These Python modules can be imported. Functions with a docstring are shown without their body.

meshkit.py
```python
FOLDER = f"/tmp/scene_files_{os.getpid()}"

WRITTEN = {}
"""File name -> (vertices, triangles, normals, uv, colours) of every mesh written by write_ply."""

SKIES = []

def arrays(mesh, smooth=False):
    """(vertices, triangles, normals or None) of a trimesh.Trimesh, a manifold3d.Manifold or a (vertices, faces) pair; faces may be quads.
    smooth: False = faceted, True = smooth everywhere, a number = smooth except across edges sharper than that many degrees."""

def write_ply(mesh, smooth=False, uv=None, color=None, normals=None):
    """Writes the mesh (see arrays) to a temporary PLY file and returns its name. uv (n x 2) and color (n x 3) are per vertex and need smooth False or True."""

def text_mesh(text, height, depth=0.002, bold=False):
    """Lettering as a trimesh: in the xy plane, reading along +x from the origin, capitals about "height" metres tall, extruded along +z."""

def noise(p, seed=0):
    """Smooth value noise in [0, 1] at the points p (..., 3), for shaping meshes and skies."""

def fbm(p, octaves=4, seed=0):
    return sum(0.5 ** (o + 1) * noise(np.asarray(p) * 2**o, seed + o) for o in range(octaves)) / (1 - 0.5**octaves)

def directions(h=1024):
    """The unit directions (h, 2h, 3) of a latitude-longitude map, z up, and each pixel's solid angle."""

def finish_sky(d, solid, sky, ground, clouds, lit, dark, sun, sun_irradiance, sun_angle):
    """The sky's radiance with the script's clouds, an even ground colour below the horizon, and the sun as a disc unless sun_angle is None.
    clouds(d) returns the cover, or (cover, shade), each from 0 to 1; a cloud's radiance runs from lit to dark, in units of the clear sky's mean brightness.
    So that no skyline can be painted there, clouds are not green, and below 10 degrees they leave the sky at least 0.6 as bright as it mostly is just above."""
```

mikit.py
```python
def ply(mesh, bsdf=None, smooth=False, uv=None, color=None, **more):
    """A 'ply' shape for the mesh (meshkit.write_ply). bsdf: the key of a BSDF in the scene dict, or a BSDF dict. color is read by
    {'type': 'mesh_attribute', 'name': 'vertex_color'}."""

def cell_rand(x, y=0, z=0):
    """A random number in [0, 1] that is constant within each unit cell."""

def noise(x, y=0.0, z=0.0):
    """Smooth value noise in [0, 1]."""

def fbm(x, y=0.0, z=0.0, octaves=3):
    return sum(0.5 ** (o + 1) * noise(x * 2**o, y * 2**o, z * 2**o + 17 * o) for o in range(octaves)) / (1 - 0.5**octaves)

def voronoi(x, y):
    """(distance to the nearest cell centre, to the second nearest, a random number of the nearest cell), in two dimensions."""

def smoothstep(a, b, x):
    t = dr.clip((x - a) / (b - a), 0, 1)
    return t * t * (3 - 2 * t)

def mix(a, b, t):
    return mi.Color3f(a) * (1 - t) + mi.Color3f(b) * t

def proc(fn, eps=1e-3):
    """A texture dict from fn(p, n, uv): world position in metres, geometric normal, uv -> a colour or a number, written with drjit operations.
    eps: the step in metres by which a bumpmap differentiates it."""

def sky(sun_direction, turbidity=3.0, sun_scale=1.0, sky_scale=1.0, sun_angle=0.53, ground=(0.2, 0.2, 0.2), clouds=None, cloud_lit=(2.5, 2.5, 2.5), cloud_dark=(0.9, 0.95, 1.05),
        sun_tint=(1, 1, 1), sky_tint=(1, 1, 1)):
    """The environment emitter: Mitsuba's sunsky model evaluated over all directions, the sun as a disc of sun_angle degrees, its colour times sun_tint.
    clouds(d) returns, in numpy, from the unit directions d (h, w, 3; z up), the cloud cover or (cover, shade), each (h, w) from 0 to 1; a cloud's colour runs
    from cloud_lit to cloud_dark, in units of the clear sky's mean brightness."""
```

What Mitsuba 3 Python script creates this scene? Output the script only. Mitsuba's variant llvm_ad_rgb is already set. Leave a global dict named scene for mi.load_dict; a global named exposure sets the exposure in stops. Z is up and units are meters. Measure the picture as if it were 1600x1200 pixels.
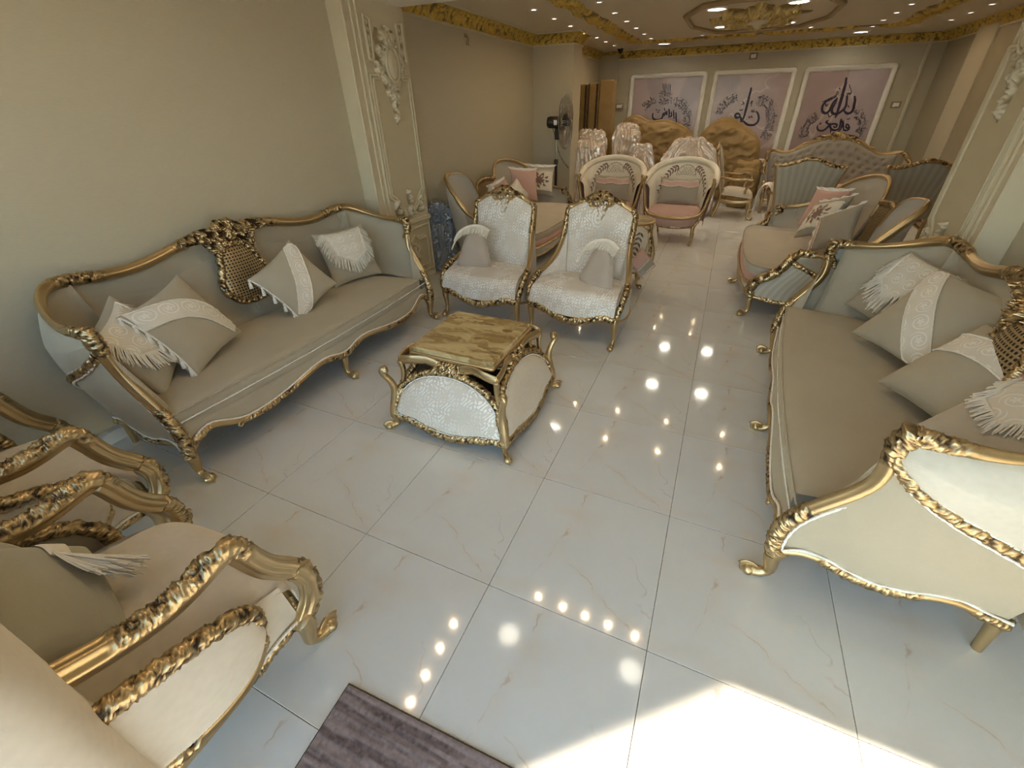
import math, random
import numpy as np
import mitsuba as mi
import drjit as dr
import trimesh
import mikit, meshkit
from mikit import proc, noise as tnoise, fbm as tfbm, voronoi as tvor, smoothstep as sst, mix
from scipy.interpolate import CubicSpline
from scipy.spatial import Delaunay, cKDTree
import shapely
from shapely.geometry import Polygon, Point

random.seed(7)
RNG = np.random.default_rng(7)
T4 = mi.ScalarTransform4f
scene, labels = {}, {}

# ------------------------------------------------------------------ camera, sky, sun, exposure
TILE = 0.70
CAM = np.array([0.8747, -1.354, 2.6163]) * TILE
YAW, PITCH, ROLL, FPX, PX, PY = -0.4193, -0.558, -0.0209, 663.17, 816.874, 579.167
fw = np.array([math.sin(YAW) * math.cos(PITCH), math.cos(YAW) * math.cos(PITCH), math.sin(PITCH)])
rt = np.array([math.cos(YAW), -math.sin(YAW), 0.0])
up = np.cross(rt, fw)
up = -rt * math.sin(ROLL) + up * math.cos(ROLL)
scene['camera'] = {
    'type': 'perspective', 'fov_axis': 'x', 'fov': 2 * math.degrees(math.atan(800 / FPX)),
    'principal_point_offset_x': (800 - PX) / 1600, 'principal_point_offset_y': (600 - PY) / 1200,
    'near_clip': 0.02, 'far_clip': 200.0,
    'to_world': T4().look_at(origin=CAM.tolist(), target=(CAM + fw).tolist(), up=up.tolist())}
SUN_DIR = np.array([-0.76, -0.65, 1.08])     # towards the sun, behind the camera and to the left
scene['sky'] = mikit.sky(SUN_DIR, turbidity=3.0, sun_scale=5.0, sky_scale=9.0, ground=(0.42, 0.40, 0.36), sky_tint=(1.08, 1.02, 0.82))
exposure = 1.05
LED_POWER, SPOT_POWER = 240.0, 170.0

# ------------------------------------------------------------------ naming helpers
def numbered(name):
    if name not in _used:
        _used[name] = 0
        return name
    _used[name] += 1
    return f'{name}_{_used[name]:03d}'
_used = {}

def place(loc=(0, 0, 0), rot=0.0, tilt=None, s=1.0):
    m = T4().translate(list(map(float, loc))).rotate([0, 0, 1], float(rot))
    if tilt:
        for ax, an in tilt:
            m = m.rotate(list(ax), float(an))
    if s != 1.0:
        m = m.scale([s, s, s])
    return m

class Thing:
    """one top-level object; add() hangs a part (or a part's sub-part) on it"""
    def __init__(self, name, label=None, cat=None, loc=(0, 0, 0), rot=0.0, group=None, kind=None, m=None):
        self.key = numbered(name)
        self.m = m if m is not None else place(loc, rot)
        self.parts, self.n = [], {}
        d = {}
        if label: d['label'] = label
        if cat: d['category'] = cat
        if group: d['group'] = group
        if kind: d['kind'] = kind
        labels[self.key] = d
    def add(self, part, shape, bsdf=None, parent=None, label=None, kind=None, smooth=True, uv=None, color=None):
        if not isinstance(shape, dict):
            if isinstance(shape, M): 
                uv = shape.uv if uv is None else uv
                color = shape.col if color is None else color
                shape = (shape.v, shape.f)
            shape = mikit.ply(shape, None, smooth=smooth, uv=uv, color=color)
        base = (parent or self.key) + '__' + part
        i = self.n.get(base, -1) + 1
        self.n[base] = i
        key = base if i == 0 else f'{base}_{i:03d}'
        d = dict(shape)
        if bsdf: d['bsdf'] = {'type': 'ref', 'id': bsdf}
        d['to_world'] = self.m
        scene[key] = d
        self.parts.append((key[len(self.key):], d))
        if label or kind:
            labels[key] = {k: v for k, v in (('label', label), ('kind', kind)) if v}
        return key
    def solo(self, shape, bsdf, smooth=True, uv=None, color=None):
        if not isinstance(shape, dict):
            if isinstance(shape, M):
                uv = shape.uv if uv is None else uv
                color = shape.col if color is None else color
                shape = (shape.v, shape.f)
            shape = mikit.ply(shape, None, smooth=smooth, uv=uv, color=color)
        scene[self.key] = {**shape, 'bsdf': {'type': 'ref', 'id': bsdf}, 'to_world': self.m}
        self.parts.append(('', scene[self.key]))
        return self.key
    def copy(self, name, label, cat, loc=(0, 0, 0), rot=0.0, group=None, m=None, swap=None):
        t = Thing(name, label, cat, loc, rot, group, m=m)
        for suf, d in self.parts:
            d = {**d, 'to_world': t.m}
            if swap and d['bsdf']['id'] in swap:
                d['bsdf'] = {'type': 'ref', 'id': swap[d['bsdf']['id']]}
            scene[t.key + suf] = d
            t.parts.append((suf, d))
            src = labels.get(self.key + suf)
            if suf and src: labels[t.key + suf] = dict(src)
        return t

# ------------------------------------------------------------------ mesh helpers
class M:
    """vertices, triangles and, where given, uv and colour per vertex"""
    def __init__(self, v, f, uv=None, col=None):
        self.v, self.f = np.asarray(v, float), np.asarray(f, int)
        self.uv, self.col = uv, col

def join(*ms):
    ms = [m if isinstance(m, M) else M(*meshkit.arrays(m)[:2]) for m in ms]
    at = np.cumsum([0] + [len(m.v) for m in ms])
    uv = np.vstack([m.uv for m in ms]) if all(m.uv is not None for m in ms) else None
    col = np.vstack([m.col for m in ms]) if all(m.col is not None for m in ms) else None
    return M(np.vstack([m.v for m in ms]), np.vstack([m.f + a for m, a in zip(ms, at)]), uv, col)

def moved(m, loc=(0, 0, 0), rotz=0.0, mat=None):
    c, s = math.cos(math.radians(rotz)), math.sin(math.radians(rotz))
    A = np.array([[c, -s, 0], [s, c, 0], [0, 0, 1.0]]) if mat is None else np.asarray(mat)
    return M(m.v @ A.T + np.asarray(loc), m.f, m.uv, m.col)

def mirror(m):
    return M(m.v * np.array([-1, 1, 1]), m.f[:, ::-1], m.uv, m.col)

def tm(t):
    return M(np.array(t.vertices), np.array(t.faces))

def box(x0, x1, y0, y1, z0, z1, c=0.0):
    """box with chamfered edges"""
    if c <= 0:
        b = trimesh.creation.box((x1 - x0, y1 - y0, z1 - z0))
        b.apply_translation(((x0 + x1) / 2, (y0 + y1) / 2, (z0 + z1) / 2))
        return tm(b)
    P = []
    for sx, x in ((1, x0), (-1, x1)):
        for sy, y in ((1, y0), (-1, y1)):
            for sz, z in ((1, z0), (-1, z1)):
                P += [(x + sx * c, y + sy * c, z), (x + sx * c, y, z + sz * c), (x, y + sy * c, z + sz * c)]
    h = trimesh.convex.convex_hull(np.array(P))
    return tm(h)

def spl(P, n=None, ds=None, closed=False):
    """smooth curve through the points, evenly resampled"""
    P = np.asarray(P, float)
    if closed: P = np.vstack([P, P[:1]])
    t = np.r_[0, np.cumsum(np.sqrt(np.linalg.norm(np.diff(P, axis=0), axis=1)) + 1e-9)]
    cs = CubicSpline(t, P, bc_type='periodic' if closed else 'natural')
    q = cs(np.linspace(0, t[-1], max(200, 40 * len(P))))
    s = np.r_[0, np.cumsum(np.linalg.norm(np.diff(q, axis=0), axis=1))]
    if n is None: n = max(4, int(round(s[-1] / ds)) + 1)
    x = np.linspace(0, s[-1], n)
    return np.stack([np.interp(x, s, q[:, k]) for k in range(P.shape[1])], 1)

def lin(P, n):
    P = np.asarray(P, float)
    s = np.r_[0, np.cumsum(np.linalg.norm(np.diff(P, axis=0), axis=1))]
    x = np.linspace(0, s[-1], n)
    return np.stack([np.interp(x, s, P[:, k]) for k in range(P.shape[1])], 1)

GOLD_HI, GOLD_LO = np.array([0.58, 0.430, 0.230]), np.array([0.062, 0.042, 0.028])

def carve_field(S, TH, length, seed, girth, size=0.022, density=1.0):
    """relief of small flowers and leaf scrolls over a rail: S along it, TH around it (both arrays); 0..1"""
    rg = np.random.default_rng(seed)
    h = np.zeros(S.shape)
    n = max(3, int(density * length * girth / (size * size * 1.25)))
    flat_s, flat_t = S[:, 0], TH[0]
    for _ in range(n):
        cs, ct, r0 = rg.uniform(0, length), rg.uniform(0, 2 * np.pi), size * rg.uniform(0.75, 1.35)
        pet, ph, tw, kind = rg.integers(4, 7), rg.uniform(0, 6.28), rg.uniform(-2.5, 2.5), rg.random()
        i = np.nonzero(np.abs(flat_s - cs) < r0)[0]
        if not len(i): continue
        i0, i1 = i[0], i[-1] + 1
        a = S[i0:i1] - cs
        b = (np.mod(TH[i0:i1] - ct + np.pi, 2 * np.pi) - np.pi) * girth / (2 * np.pi)
        if kind < 0.45:      # a flower
            r, an = np.hypot(a, b) / r0, np.arctan2(b, a)
            g = np.clip(1 - r * r, 0, 1) ** 0.6 * (0.62 + 0.38 * np.cos(pet * an + ph + tw * r)) + 0.45 * np.exp(-(r / 0.22) ** 2)
        else:                # a leaf with a curl
            c, s = math.cos(ph), math.sin(ph)
            x, y = (a * c + b * s) / r0, (-a * s + b * c) / r0
            y = y - tw * 0.22 * x * x
            g = np.clip(1 - (x * x + (2.3 * y) ** 2), 0, 1) ** 0.55 * (0.72 + 0.28 * np.cos(13 * (x - np.abs(y)))) 
        h[i0:i1] = np.maximum(h[i0:i1], np.clip(g, 0, 1.2))
    return h / 1.1

def rib_profile(m, w, h, ribs=3, depth=0.13):
    th = np.linspace(0, 2 * np.pi, m, endpoint=False)
    r = 1 + depth * np.cos(ribs * th)
    return np.stack([w * r * np.cos(th), h * r * np.sin(th)], 1)

def sweep(path, w=0.02, h=None, up=(0, 0, 1), m=16, ribs=3, depth=0.13, taper=None, carve=None, seed=1, size=0.0145, amp=0.010, closed=False, cap=True, density=1.3, arc=None):
    """a moulded rail along the path. carve(t) -> 0..1 says where along the rail it is carved.
    w: half width sideways, h: half height along up; taper(t) scales the section"""
    P = np.asarray(path, float)
    n = len(P)
    h = w if h is None else h
    if closed:
        tan = np.roll(P, -1, 0) - np.roll(P, 1, 0)
    else:
        tan = np.gradient(P, axis=0)
    tan /= np.linalg.norm(tan, axis=1, keepdims=True) + 1e-12
    U = np.broadcast_to(np.asarray(up, float), P.shape) if not callable(up) else up(P)
    # carry the side vector along the curve so it never flips
    N1 = np.zeros_like(P)
    prev = None
    for i in range(n):
        c = np.cross(tan[i], U[i])
        if np.linalg.norm(c) < 0.25 and prev is not None:
            c = prev - tan[i] * (prev @ tan[i])
        c /= np.linalg.norm(c) + 1e-12
        if prev is not None and c @ prev < 0: c = -c
        N1[i] = c; prev = c
    N2 = np.cross(N1, tan)
    if (N2 * U).sum() < 0: N1, N2 = -N1, -N2
    t = np.linspace(0, 1, n)
    prof = rib_profile(m, 1, 1, ribs, depth)
    sc = np.ones(n) if taper is None else np.asarray([taper(x) for x in t])
    cw = np.zeros(n) if carve is None else np.clip(np.asarray([carve(x) for x in t], float), 0, 1)
    L = float(np.linalg.norm(np.diff(P, axis=0), axis=1).sum())
    TH, S = np.meshgrid(np.linspace(0, 2 * np.pi, m, endpoint=False), t * L)
    girth = 2 * np.pi * (w + h) / 2
    hf = carve_field(S, TH, L, seed, girth, size, density) if cw.max() > 0 else np.zeros(S.shape)
    rad = np.hypot(prof[:, 0], prof[:, 1])
    smoothr = 1 + 0 * rad
    ww = np.broadcast_to(cw[:, None], S.shape)
    if arc is not None:      # carve only part of the section: (angle of its middle, half width), degrees; 90 = up
        d = np.abs((np.degrees(TH) - arc[0] + 180) % 360 - 180)
        ww = ww * np.clip((arc[1] - d) / 25 + 0.5, 0, 1)
    ka = (prof[None, :, 0] / rad) * (rad * (1 - ww) + smoothr * ww)
    kb = (prof[None, :, 1] / rad) * (rad * (1 - ww) + smoothr * ww)
    dis = ww * (hf - 0.25) * amp
    A = ka * w * sc[:, None] + prof[None, :, 0] / rad * dis
    B = kb * h * sc[:, None] + prof[None, :, 1] / rad * dis
    V = P[:, None] + A[..., None] * N1[:, None] + B[..., None] * N2[:, None]
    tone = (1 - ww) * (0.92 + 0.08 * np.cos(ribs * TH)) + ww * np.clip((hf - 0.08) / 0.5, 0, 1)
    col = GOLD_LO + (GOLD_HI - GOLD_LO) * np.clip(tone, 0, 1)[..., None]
    v, c = V.reshape(-1, 3), col.reshape(-1, 3)
    i, j = np.meshgrid(np.arange(n if closed else n - 1), np.arange(m), indexing='ij')
    i2 = (i + 1) % n
    q = np.stack([i * m + j, i * m + (j + 1) % m, i2 * m + (j + 1) % m, i2 * m + j], -1).reshape(-1, 4)
    f = np.vstack([q[:, [0, 1, 2]], q[:, [0, 2, 3]]])
    if cap and not closed:
        k = len(v)
        v = np.vstack([v, P[0] - tan[0] * 0.35 * min(w, h) * sc[0], P[-1] + tan[-1] * 0.35 * min(w, h) * sc[-1]])
        c = np.vstack([c, c[:1], c[-1:]])
        a = np.arange(m)
        f = np.vstack([f, np.stack([(a + 1) % m, a, np.full(m, k)], 1), np.stack([(n - 1) * m + a, (n - 1) * m + (a + 1) % m, np.full(m, k + 1)], 1)])
    return M(v, f, None, c)

def tube(path, r, m=8, closed=False):
    s = sweep(path, r, m=m, ribs=1, depth=0.0, closed=closed)
    return M(s.v, s.f)

def rope(path, r=0.006, pitch=0.022, m=7, up=(0, 0, 1)):
    """twisted cord"""
    P = spl(path, ds=0.006) if len(path) < 40 else np.asarray(path, float)
    s = sweep(P, r, up=up, m=m, ribs=1, depth=0)
    n = len(P)
    L = np.r_[0, np.cumsum(np.linalg.norm(np.diff(P, axis=0), axis=1))]
    th = np.linspace(0, 2 * np.pi, m, endpoint=False)
    k = 1 + 0.28 * np.cos(2 * (th[None] + 2 * np.pi * L[:, None] / pitch / 2 * 2))
    V = s.v[:n * m].reshape(n, m, 3)
    V = P[:, None] + (V - P[:, None]) * k[..., None]
    s.v[:n * m] = V.reshape(-1, 3)
    return M(s.v, s.f)

def coons(C0, C1, D0, D1, bulge=0.0, nu=24, nv=16, pw=4, side=1.0, wob=0.0, seed=0, edge=None):
    """a padded sheet between four edges. C0/C1 run along u at v=0/1, D0/D1 run along v at u=0/1"""
    u, v = np.linspace(0, 1, nu), np.linspace(0, 1, nv)
    C0, C1 = spl(C0, nu), spl(C1, nu)
    D0, D1 = spl(D0, nv), spl(D1, nv)
    D0 = D0 + (C0[0] - D0[0]) * (1 - v)[:, None] + (C1[0] - D0[-1]) * v[:, None]
    D1 = D1 + (C0[-1] - D1[0]) * (1 - v)[:, None] + (C1[-1] - D1[-1]) * v[:, None]
    U, V = u[None, :, None], v[:, None, None]
    P = (1 - V) * C0[None] + V * C1[None] + (1 - U) * D0[:, None] + U * D1[:, None]
    P = P - ((1 - U) * (1 - V) * C0[0] + U * (1 - V) * C0[-1] + (1 - U) * V * C1[0] + U * V * C1[-1])
    N = np.cross(np.gradient(P, axis=1), np.gradient(P, axis=0))
    N /= np.linalg.norm(N, axis=2, keepdims=True) + 1e-12
    if edge is None:
        b = (1 - np.abs(2 * U - 1) ** pw) * (1 - np.abs(2 * V - 1) ** pw)
    else:
        lu = np.linalg.norm(np.diff(C0, axis=0), axis=1).sum(); lv = np.linalg.norm(np.diff(D0, axis=0), axis=1).sum()
        du = np.clip(np.minimum(U, 1 - U) * lu / edge, 0, 1); dv = np.clip(np.minimum(V, 1 - V) * lv / edge, 0, 1)
        b = np.sqrt(1 - (1 - du) ** 2) * np.sqrt(1 - (1 - dv) ** 2)
    if wob:
        b = b * (1 + wob * (meshkit.fbm(P * 9 + 3.1 * seed, 3, seed)[..., None] - 0.5))
    P = P + side * bulge * b * N
    i, j = np.meshgrid(np.arange(nv - 1), np.arange(nu - 1), indexing='ij')
    q = np.stack([i * nu + j, i * nu + j + 1, (i + 1) * nu + j + 1, (i + 1) * nu + j], -1).reshape(-1, 4)
    f = np.vstack([q[:, [0, 1, 2]], q[:, [0, 2, 3]]])
    if side < 0: f = f[:, ::-1]
    lu = np.linalg.norm(np.diff(C0, axis=0), axis=1).sum()
    lv = np.linalg.norm(np.diff(D0, axis=0), axis=1).sum()
    uv = np.stack(np.broadcast_arrays((U[..., 0] - 0.5) * lu, V[..., 0] * lv), -1).reshape(-1, 2)
    m = M(P.reshape(-1, 3), f, uv)
    m.grid = P
    return m

def pad(poly, fn, thick=0.03, edge=0.05, res=0.02, pw=2.0, flip=False):
    """a padded panel over a plane outline; fn(u, v, h) puts it into space (arrays in, (n,3) out)"""
    g = Polygon(poly) if not isinstance(poly, Polygon) else poly
    if not g.is_valid: g = g.buffer(0)
    ring = g.exterior
    nb = max(12, int(ring.length / (res * 0.7)))
    B = [np.array(ring.interpolate(np.linspace(0, 1, nb, endpoint=False), normalized=True).xy if False else [ring.interpolate(x, normalized=True).coords[0] for x in np.linspace(0, 1, nb, endpoint=False)])]
    for hole in g.interiors:
        k = max(8, int(hole.length / (res * 0.7)))
        B.append(np.array([hole.interpolate(x, normalized=True).coords[0] for x in np.linspace(0, 1, k, endpoint=False)]))
    B = np.vstack(B)
    x0, y0, x1, y1 = g.bounds
    X, Y = np.meshgrid(np.arange(x0 + res / 2, x1, res), np.arange(y0 + res / 2, y1, res * 0.87))
    X[1::2] += res / 2
    Q = np.stack([X.ravel(), Y.ravel()], 1)
    inside = shapely.contains_xy(g.buffer(-res * 0.4), Q[:, 0], Q[:, 1])
    Q = Q[inside]
    # one more ring close to the rim, so that the edge is round
    P = np.vstack([B, Q])
    tri = Delaunay(P).simplices
    cen = P[tri].mean(1)
    keep = shapely.contains_xy(g, cen[:, 0], cen[:, 1])
    tri = tri[keep]
    a = P[tri]
    cr = (a[:, 1, 0] - a[:, 0, 0]) * (a[:, 2, 1] - a[:, 0, 1]) - (a[:, 1, 1] - a[:, 0, 1]) * (a[:, 2, 0] - a[:, 0, 0])
    tri = np.where((cr < 0)[:, None], tri[:, ::-1], tri)[np.abs(cr) > 1e-10]
    d = np.zeros(len(P))
    if len(Q):
        d[len(B):] = shapely.distance(shapely.points(Q), g.boundary)
    h = thick * (1 - (1 - np.clip(d / edge, 0, 1)) ** pw) ** (1 / pw)
    V = fn(P[:, 0], P[:, 1], h)
    return M(V, tri[:, ::-1] if flip else tri, P.copy())

def lathe(prof, n=24, axis='z'):
    p = np.asarray(prof, float)
    th = np.linspace(0, 2 * np.pi, n, endpoint=False)
    V = np.stack([p[:, None, 0] * np.cos(th), p[:, None, 0] * np.sin(th), np.broadcast_to(p[:, None, 1], (len(p), n))], -1)
    k = len(p)
    i, j = np.meshgrid(np.arange(k - 1), np.arange(n), indexing='ij')
    q = np.stack([i * n + j, i * n + (j + 1) % n, (i + 1) * n + (j + 1) % n, (i + 1) * n + j], -1).reshape(-1, 4)
    return M(V.reshape(-1, 3), np.vstack([q[:, [0, 1, 2]], q[:, [0, 2, 3]]]))

def golden(m, tone=1.0):
    """one even gold over a mesh that shares the carved rails' material"""
    c = GOLD_LO + (GOLD_HI - GOLD_LO) * tone
    return M(m.v, m.f, None, np.tile(c, (len(m.v), 1)))

def flower_plate(fn, outline, thick=0.03, res=0.007, size=0.03, seed=3, edge=0.02, density=1.0, lo=0.2, hi_c=GOLD_HI, lo_c=GOLD_LO):
    """a carved crest: an outline filled with flowers and leaves in relief"""
    g = Polygon(outline).buffer(0)
    rg = np.random.default_rng(seed)
    x0, y0, x1, y1 = g.bounds
    n = max(6, int(density * g.area / (size * size * 1.3)))
    C = []
    while len(C) < n:
        p = rg.uniform((x0, y0), (x1, y1))
        if shapely.contains_xy(g, *p): C.append((*p, size * rg.uniform(0.7, 1.4), rg.integers(4, 7), rg.uniform(0, 6.28), rg.uniform(-2.5, 2.5), rg.random()))
    store = {}
    def lift(u, v, h):
        r = np.zeros(len(u))
        for cx, cy, r0, pet, ph, tw, kd in C:
            k = np.nonzero((np.abs(u - cx) < r0) & (np.abs(v - cy) < r0))[0]
            if not len(k): continue
            a, b = u[k] - cx, v[k] - cy
            if kd < 0.45:
                rr, an = np.hypot(a, b) / r0, np.arctan2(b, a)
                q = np.clip(1 - rr * rr, 0, 1) ** 0.6 * (0.62 + 0.38 * np.cos(pet * an + ph + tw * rr)) + 0.45 * np.exp(-(rr / 0.22) ** 2)
            else:
                c, s = math.cos(ph), math.sin(ph)
                x, y = (a * c + b * s) / r0, (-a * s + b * c) / r0
                y = y - tw * 0.22 * x * x
                q = np.clip(1 - (x * x + (2.3 * y) ** 2), 0, 1) ** 0.55 * (0.72 + 0.28 * np.cos(13 * (x - np.abs(y))))
            r[k] = np.maximum(r[k], q)
        store['r'] = r
        return fn(u, v, h * (lo + (1 - lo) * np.clip(r, 0, 1.1)))
    m = pad(g, lift, thick, edge, res)
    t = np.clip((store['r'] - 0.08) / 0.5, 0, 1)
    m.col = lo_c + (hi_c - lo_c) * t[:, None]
    m.uv = None
    return m

def scroll_foot(h=0.19, w=0.030, kick=0.05, r=0.030):
    """a cabriole leg with a scrolled toe, top at the origin, toe towards -y"""
    P = spl([(0, 0.0, 0.02), (0, -0.012, -0.03 * h / 0.19), (0, -0.006, -0.45 * h), (0, -0.004, -0.70 * h), (0, -0.018 - 0.3 * kick, -h + r + 0.004), (0, -0.02 - kick, -h + r)], ds=0.006)
    leg = sweep(P, w, w * 1.05, up=(0, 1, 0), m=18, ribs=5, depth=0.06, taper=lambda t: 1.25 - 0.65 * min(t / 0.7, 1) + 0.30 * max(0, (t - 0.75) / 0.25))
    toe = lathe([(0.0005, -1.02), (0.6, -0.85), (0.92, -0.4), (1.0, 0), (0.92, 0.4), (0.6, 0.85), (0.0005, 1.02)], 16)
    c = np.array([0, -0.026 - kick, -h + r])
    toe = M(toe.v[:, [2, 0, 1]] * np.array([r * 1.05, r * 0.95, r * 0.97]) + c, toe.f)
    a = np.linspace(0.3, 9.0, 34)
    rr = r * (1.02 - a / 14)
    ring = sweep(np.stack([np.zeros(34), c[1] - rr * np.cos(a), c[2] + rr * np.sin(a)], 1), r * 0.72, 0.005, up=(1, 0, 0), m=8, ribs=1, depth=0)
    m = join(leg, golden(toe, 0.9), ring)
    m.v[:, 2] = np.maximum(m.v[:, 2], -h)
    return m
# ------------------------------------------------------------------ materials
def rgb(*c): return {'type': 'rgb', 'value': list(c)}
def fabric(base, rough=0.85, sheen=0.12, bump=None):
    return {'type': 'twosided', 'bsdf': {'type': 'principled', 'base_color': base, 'roughness': rough, 'specular': 0.25, 'sheen': sheen, 'sheen_tint': 0.4}}
def plain(base, rough=0.6, spec=0.3):
    return {'type': 'twosided', 'bsdf': {'type': 'principled', 'base_color': base, 'roughness': rough, 'specular': spec}}

def f_marble(p, n, uv):
    i, j = dr.floor(p.x / TILE), dr.floor(p.y / TILE)
    x, y = p.x / TILE - i, p.y / TILE - j
    tone = mikit.cell_rand(i, j, 3)
    w1 = tfbm(x * 3.1 + 5, y * 3.1, 1.7, octaves=5) - 0.5
    w2 = tfbm(x * 4.3, y * 4.3 + 9, 5.1, octaves=5) - 0.5
    fine = tfbm(x * 11 + 3, y * 11, 2.0, octaves=3)
    def vein(d, wd): return dr.exp(-dr.square(d / wd))
    a = vein(x - 0.34 - 0.22 * (y - 0.6) + 0.50 * w1 - 0.07 * dr.sin(4 * y), 0.008) * sst(0.10, 0.5, y) * sst(0.3, 0.6, fine)
    b = vein(y - 0.46 + 0.62 * (x - 0.3) + 0.45 * w2, 0.008) * sst(0.25, 0.6, x) * 0.9 * sst(0.35, 0.6, fine)
    c = vein(x - 1.10 + 0.55 * y + 0.5 * w2, 0.007) * sst(0.3, 0.7, 1 - y) * 0.7 * sst(0.3, 0.6, fine)
    e = vein(x - 0.36 - 0.22 * (y - 0.6) + 0.50 * w1 - 0.07 * dr.sin(4 * y), 0.05) * sst(0.10, 0.5, y) * 0.25 + vein(y - 0.46 + 0.62 * (x - 0.3) + 0.45 * w2, 0.06) * sst(0.25, 0.6, x) * 0.3
    d = sst(0.45, 0.80, tfbm(x * 2.2 + 3, y * 4.0 + 2, 8.8, octaves=5))
    v = dr.clip(a + b + c, 0, 1)
    base = mix([0.552, 0.570, 0.568], [0.53, 0.485, 0.42], dr.clip(d * 0.6 + 0.12 * tone + e, 0, 1))
    return mix(base, [0.36, 0.26, 0.17], v * 0.5)
scene['m_tile'] = {'type': 'principled', 'base_color': proc(f_marble), 'roughness': 0.075, 'specular': 0.62}
scene['m_grout'] = plain(rgb(0.20, 0.17, 0.14))

def f_wall(p, n, uv):
    s = tfbm(p.x * 1.1, p.y * 1.1, p.z * 1.1, octaves=3)
    g = tnoise(p.x * 55, p.y * 55, p.z * 160)
    return mix([0.440, 0.392, 0.285], [0.480, 0.430, 0.318], 0.5 * s + 0.5 * g)
scene['m_wall'] = plain(proc(f_wall), 0.55, 0.25)
scene['m_wall_rear'] = plain(rgb(0.45, 0.41, 0.31), 0.5, 0.25)
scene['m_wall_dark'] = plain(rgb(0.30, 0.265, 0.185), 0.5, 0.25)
scene['m_strip'] = plain(rgb(0.60, 0.55, 0.44), 0.5, 0.25)
scene['m_ceiling'] = plain(rgb(0.47, 0.41, 0.30), 0.7, 0.2)
scene['m_white'] = plain(rgb(0.76, 0.74, 0.68), 0.4, 0.35)
scene['m_ivory'] = plain(rgb(0.56, 0.50, 0.36), 0.45, 0.35)
scene['m_ivory_panel'] = plain(rgb(0.50, 0.44, 0.30), 0.5, 0.3)
scene['m_ivory_relief'] = plain({'type': 'mesh_attribute', 'name': 'vertex_color'}, 0.4, 0.4)
scene['m_gold'] = {'type': 'twosided', 'bsdf': {'type': 'principled', 'base_color': {'type': 'mesh_attribute', 'name': 'vertex_color'}, 'metallic': 0.9, 'roughness': 0.30, 'specular': 0.5}}
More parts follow.
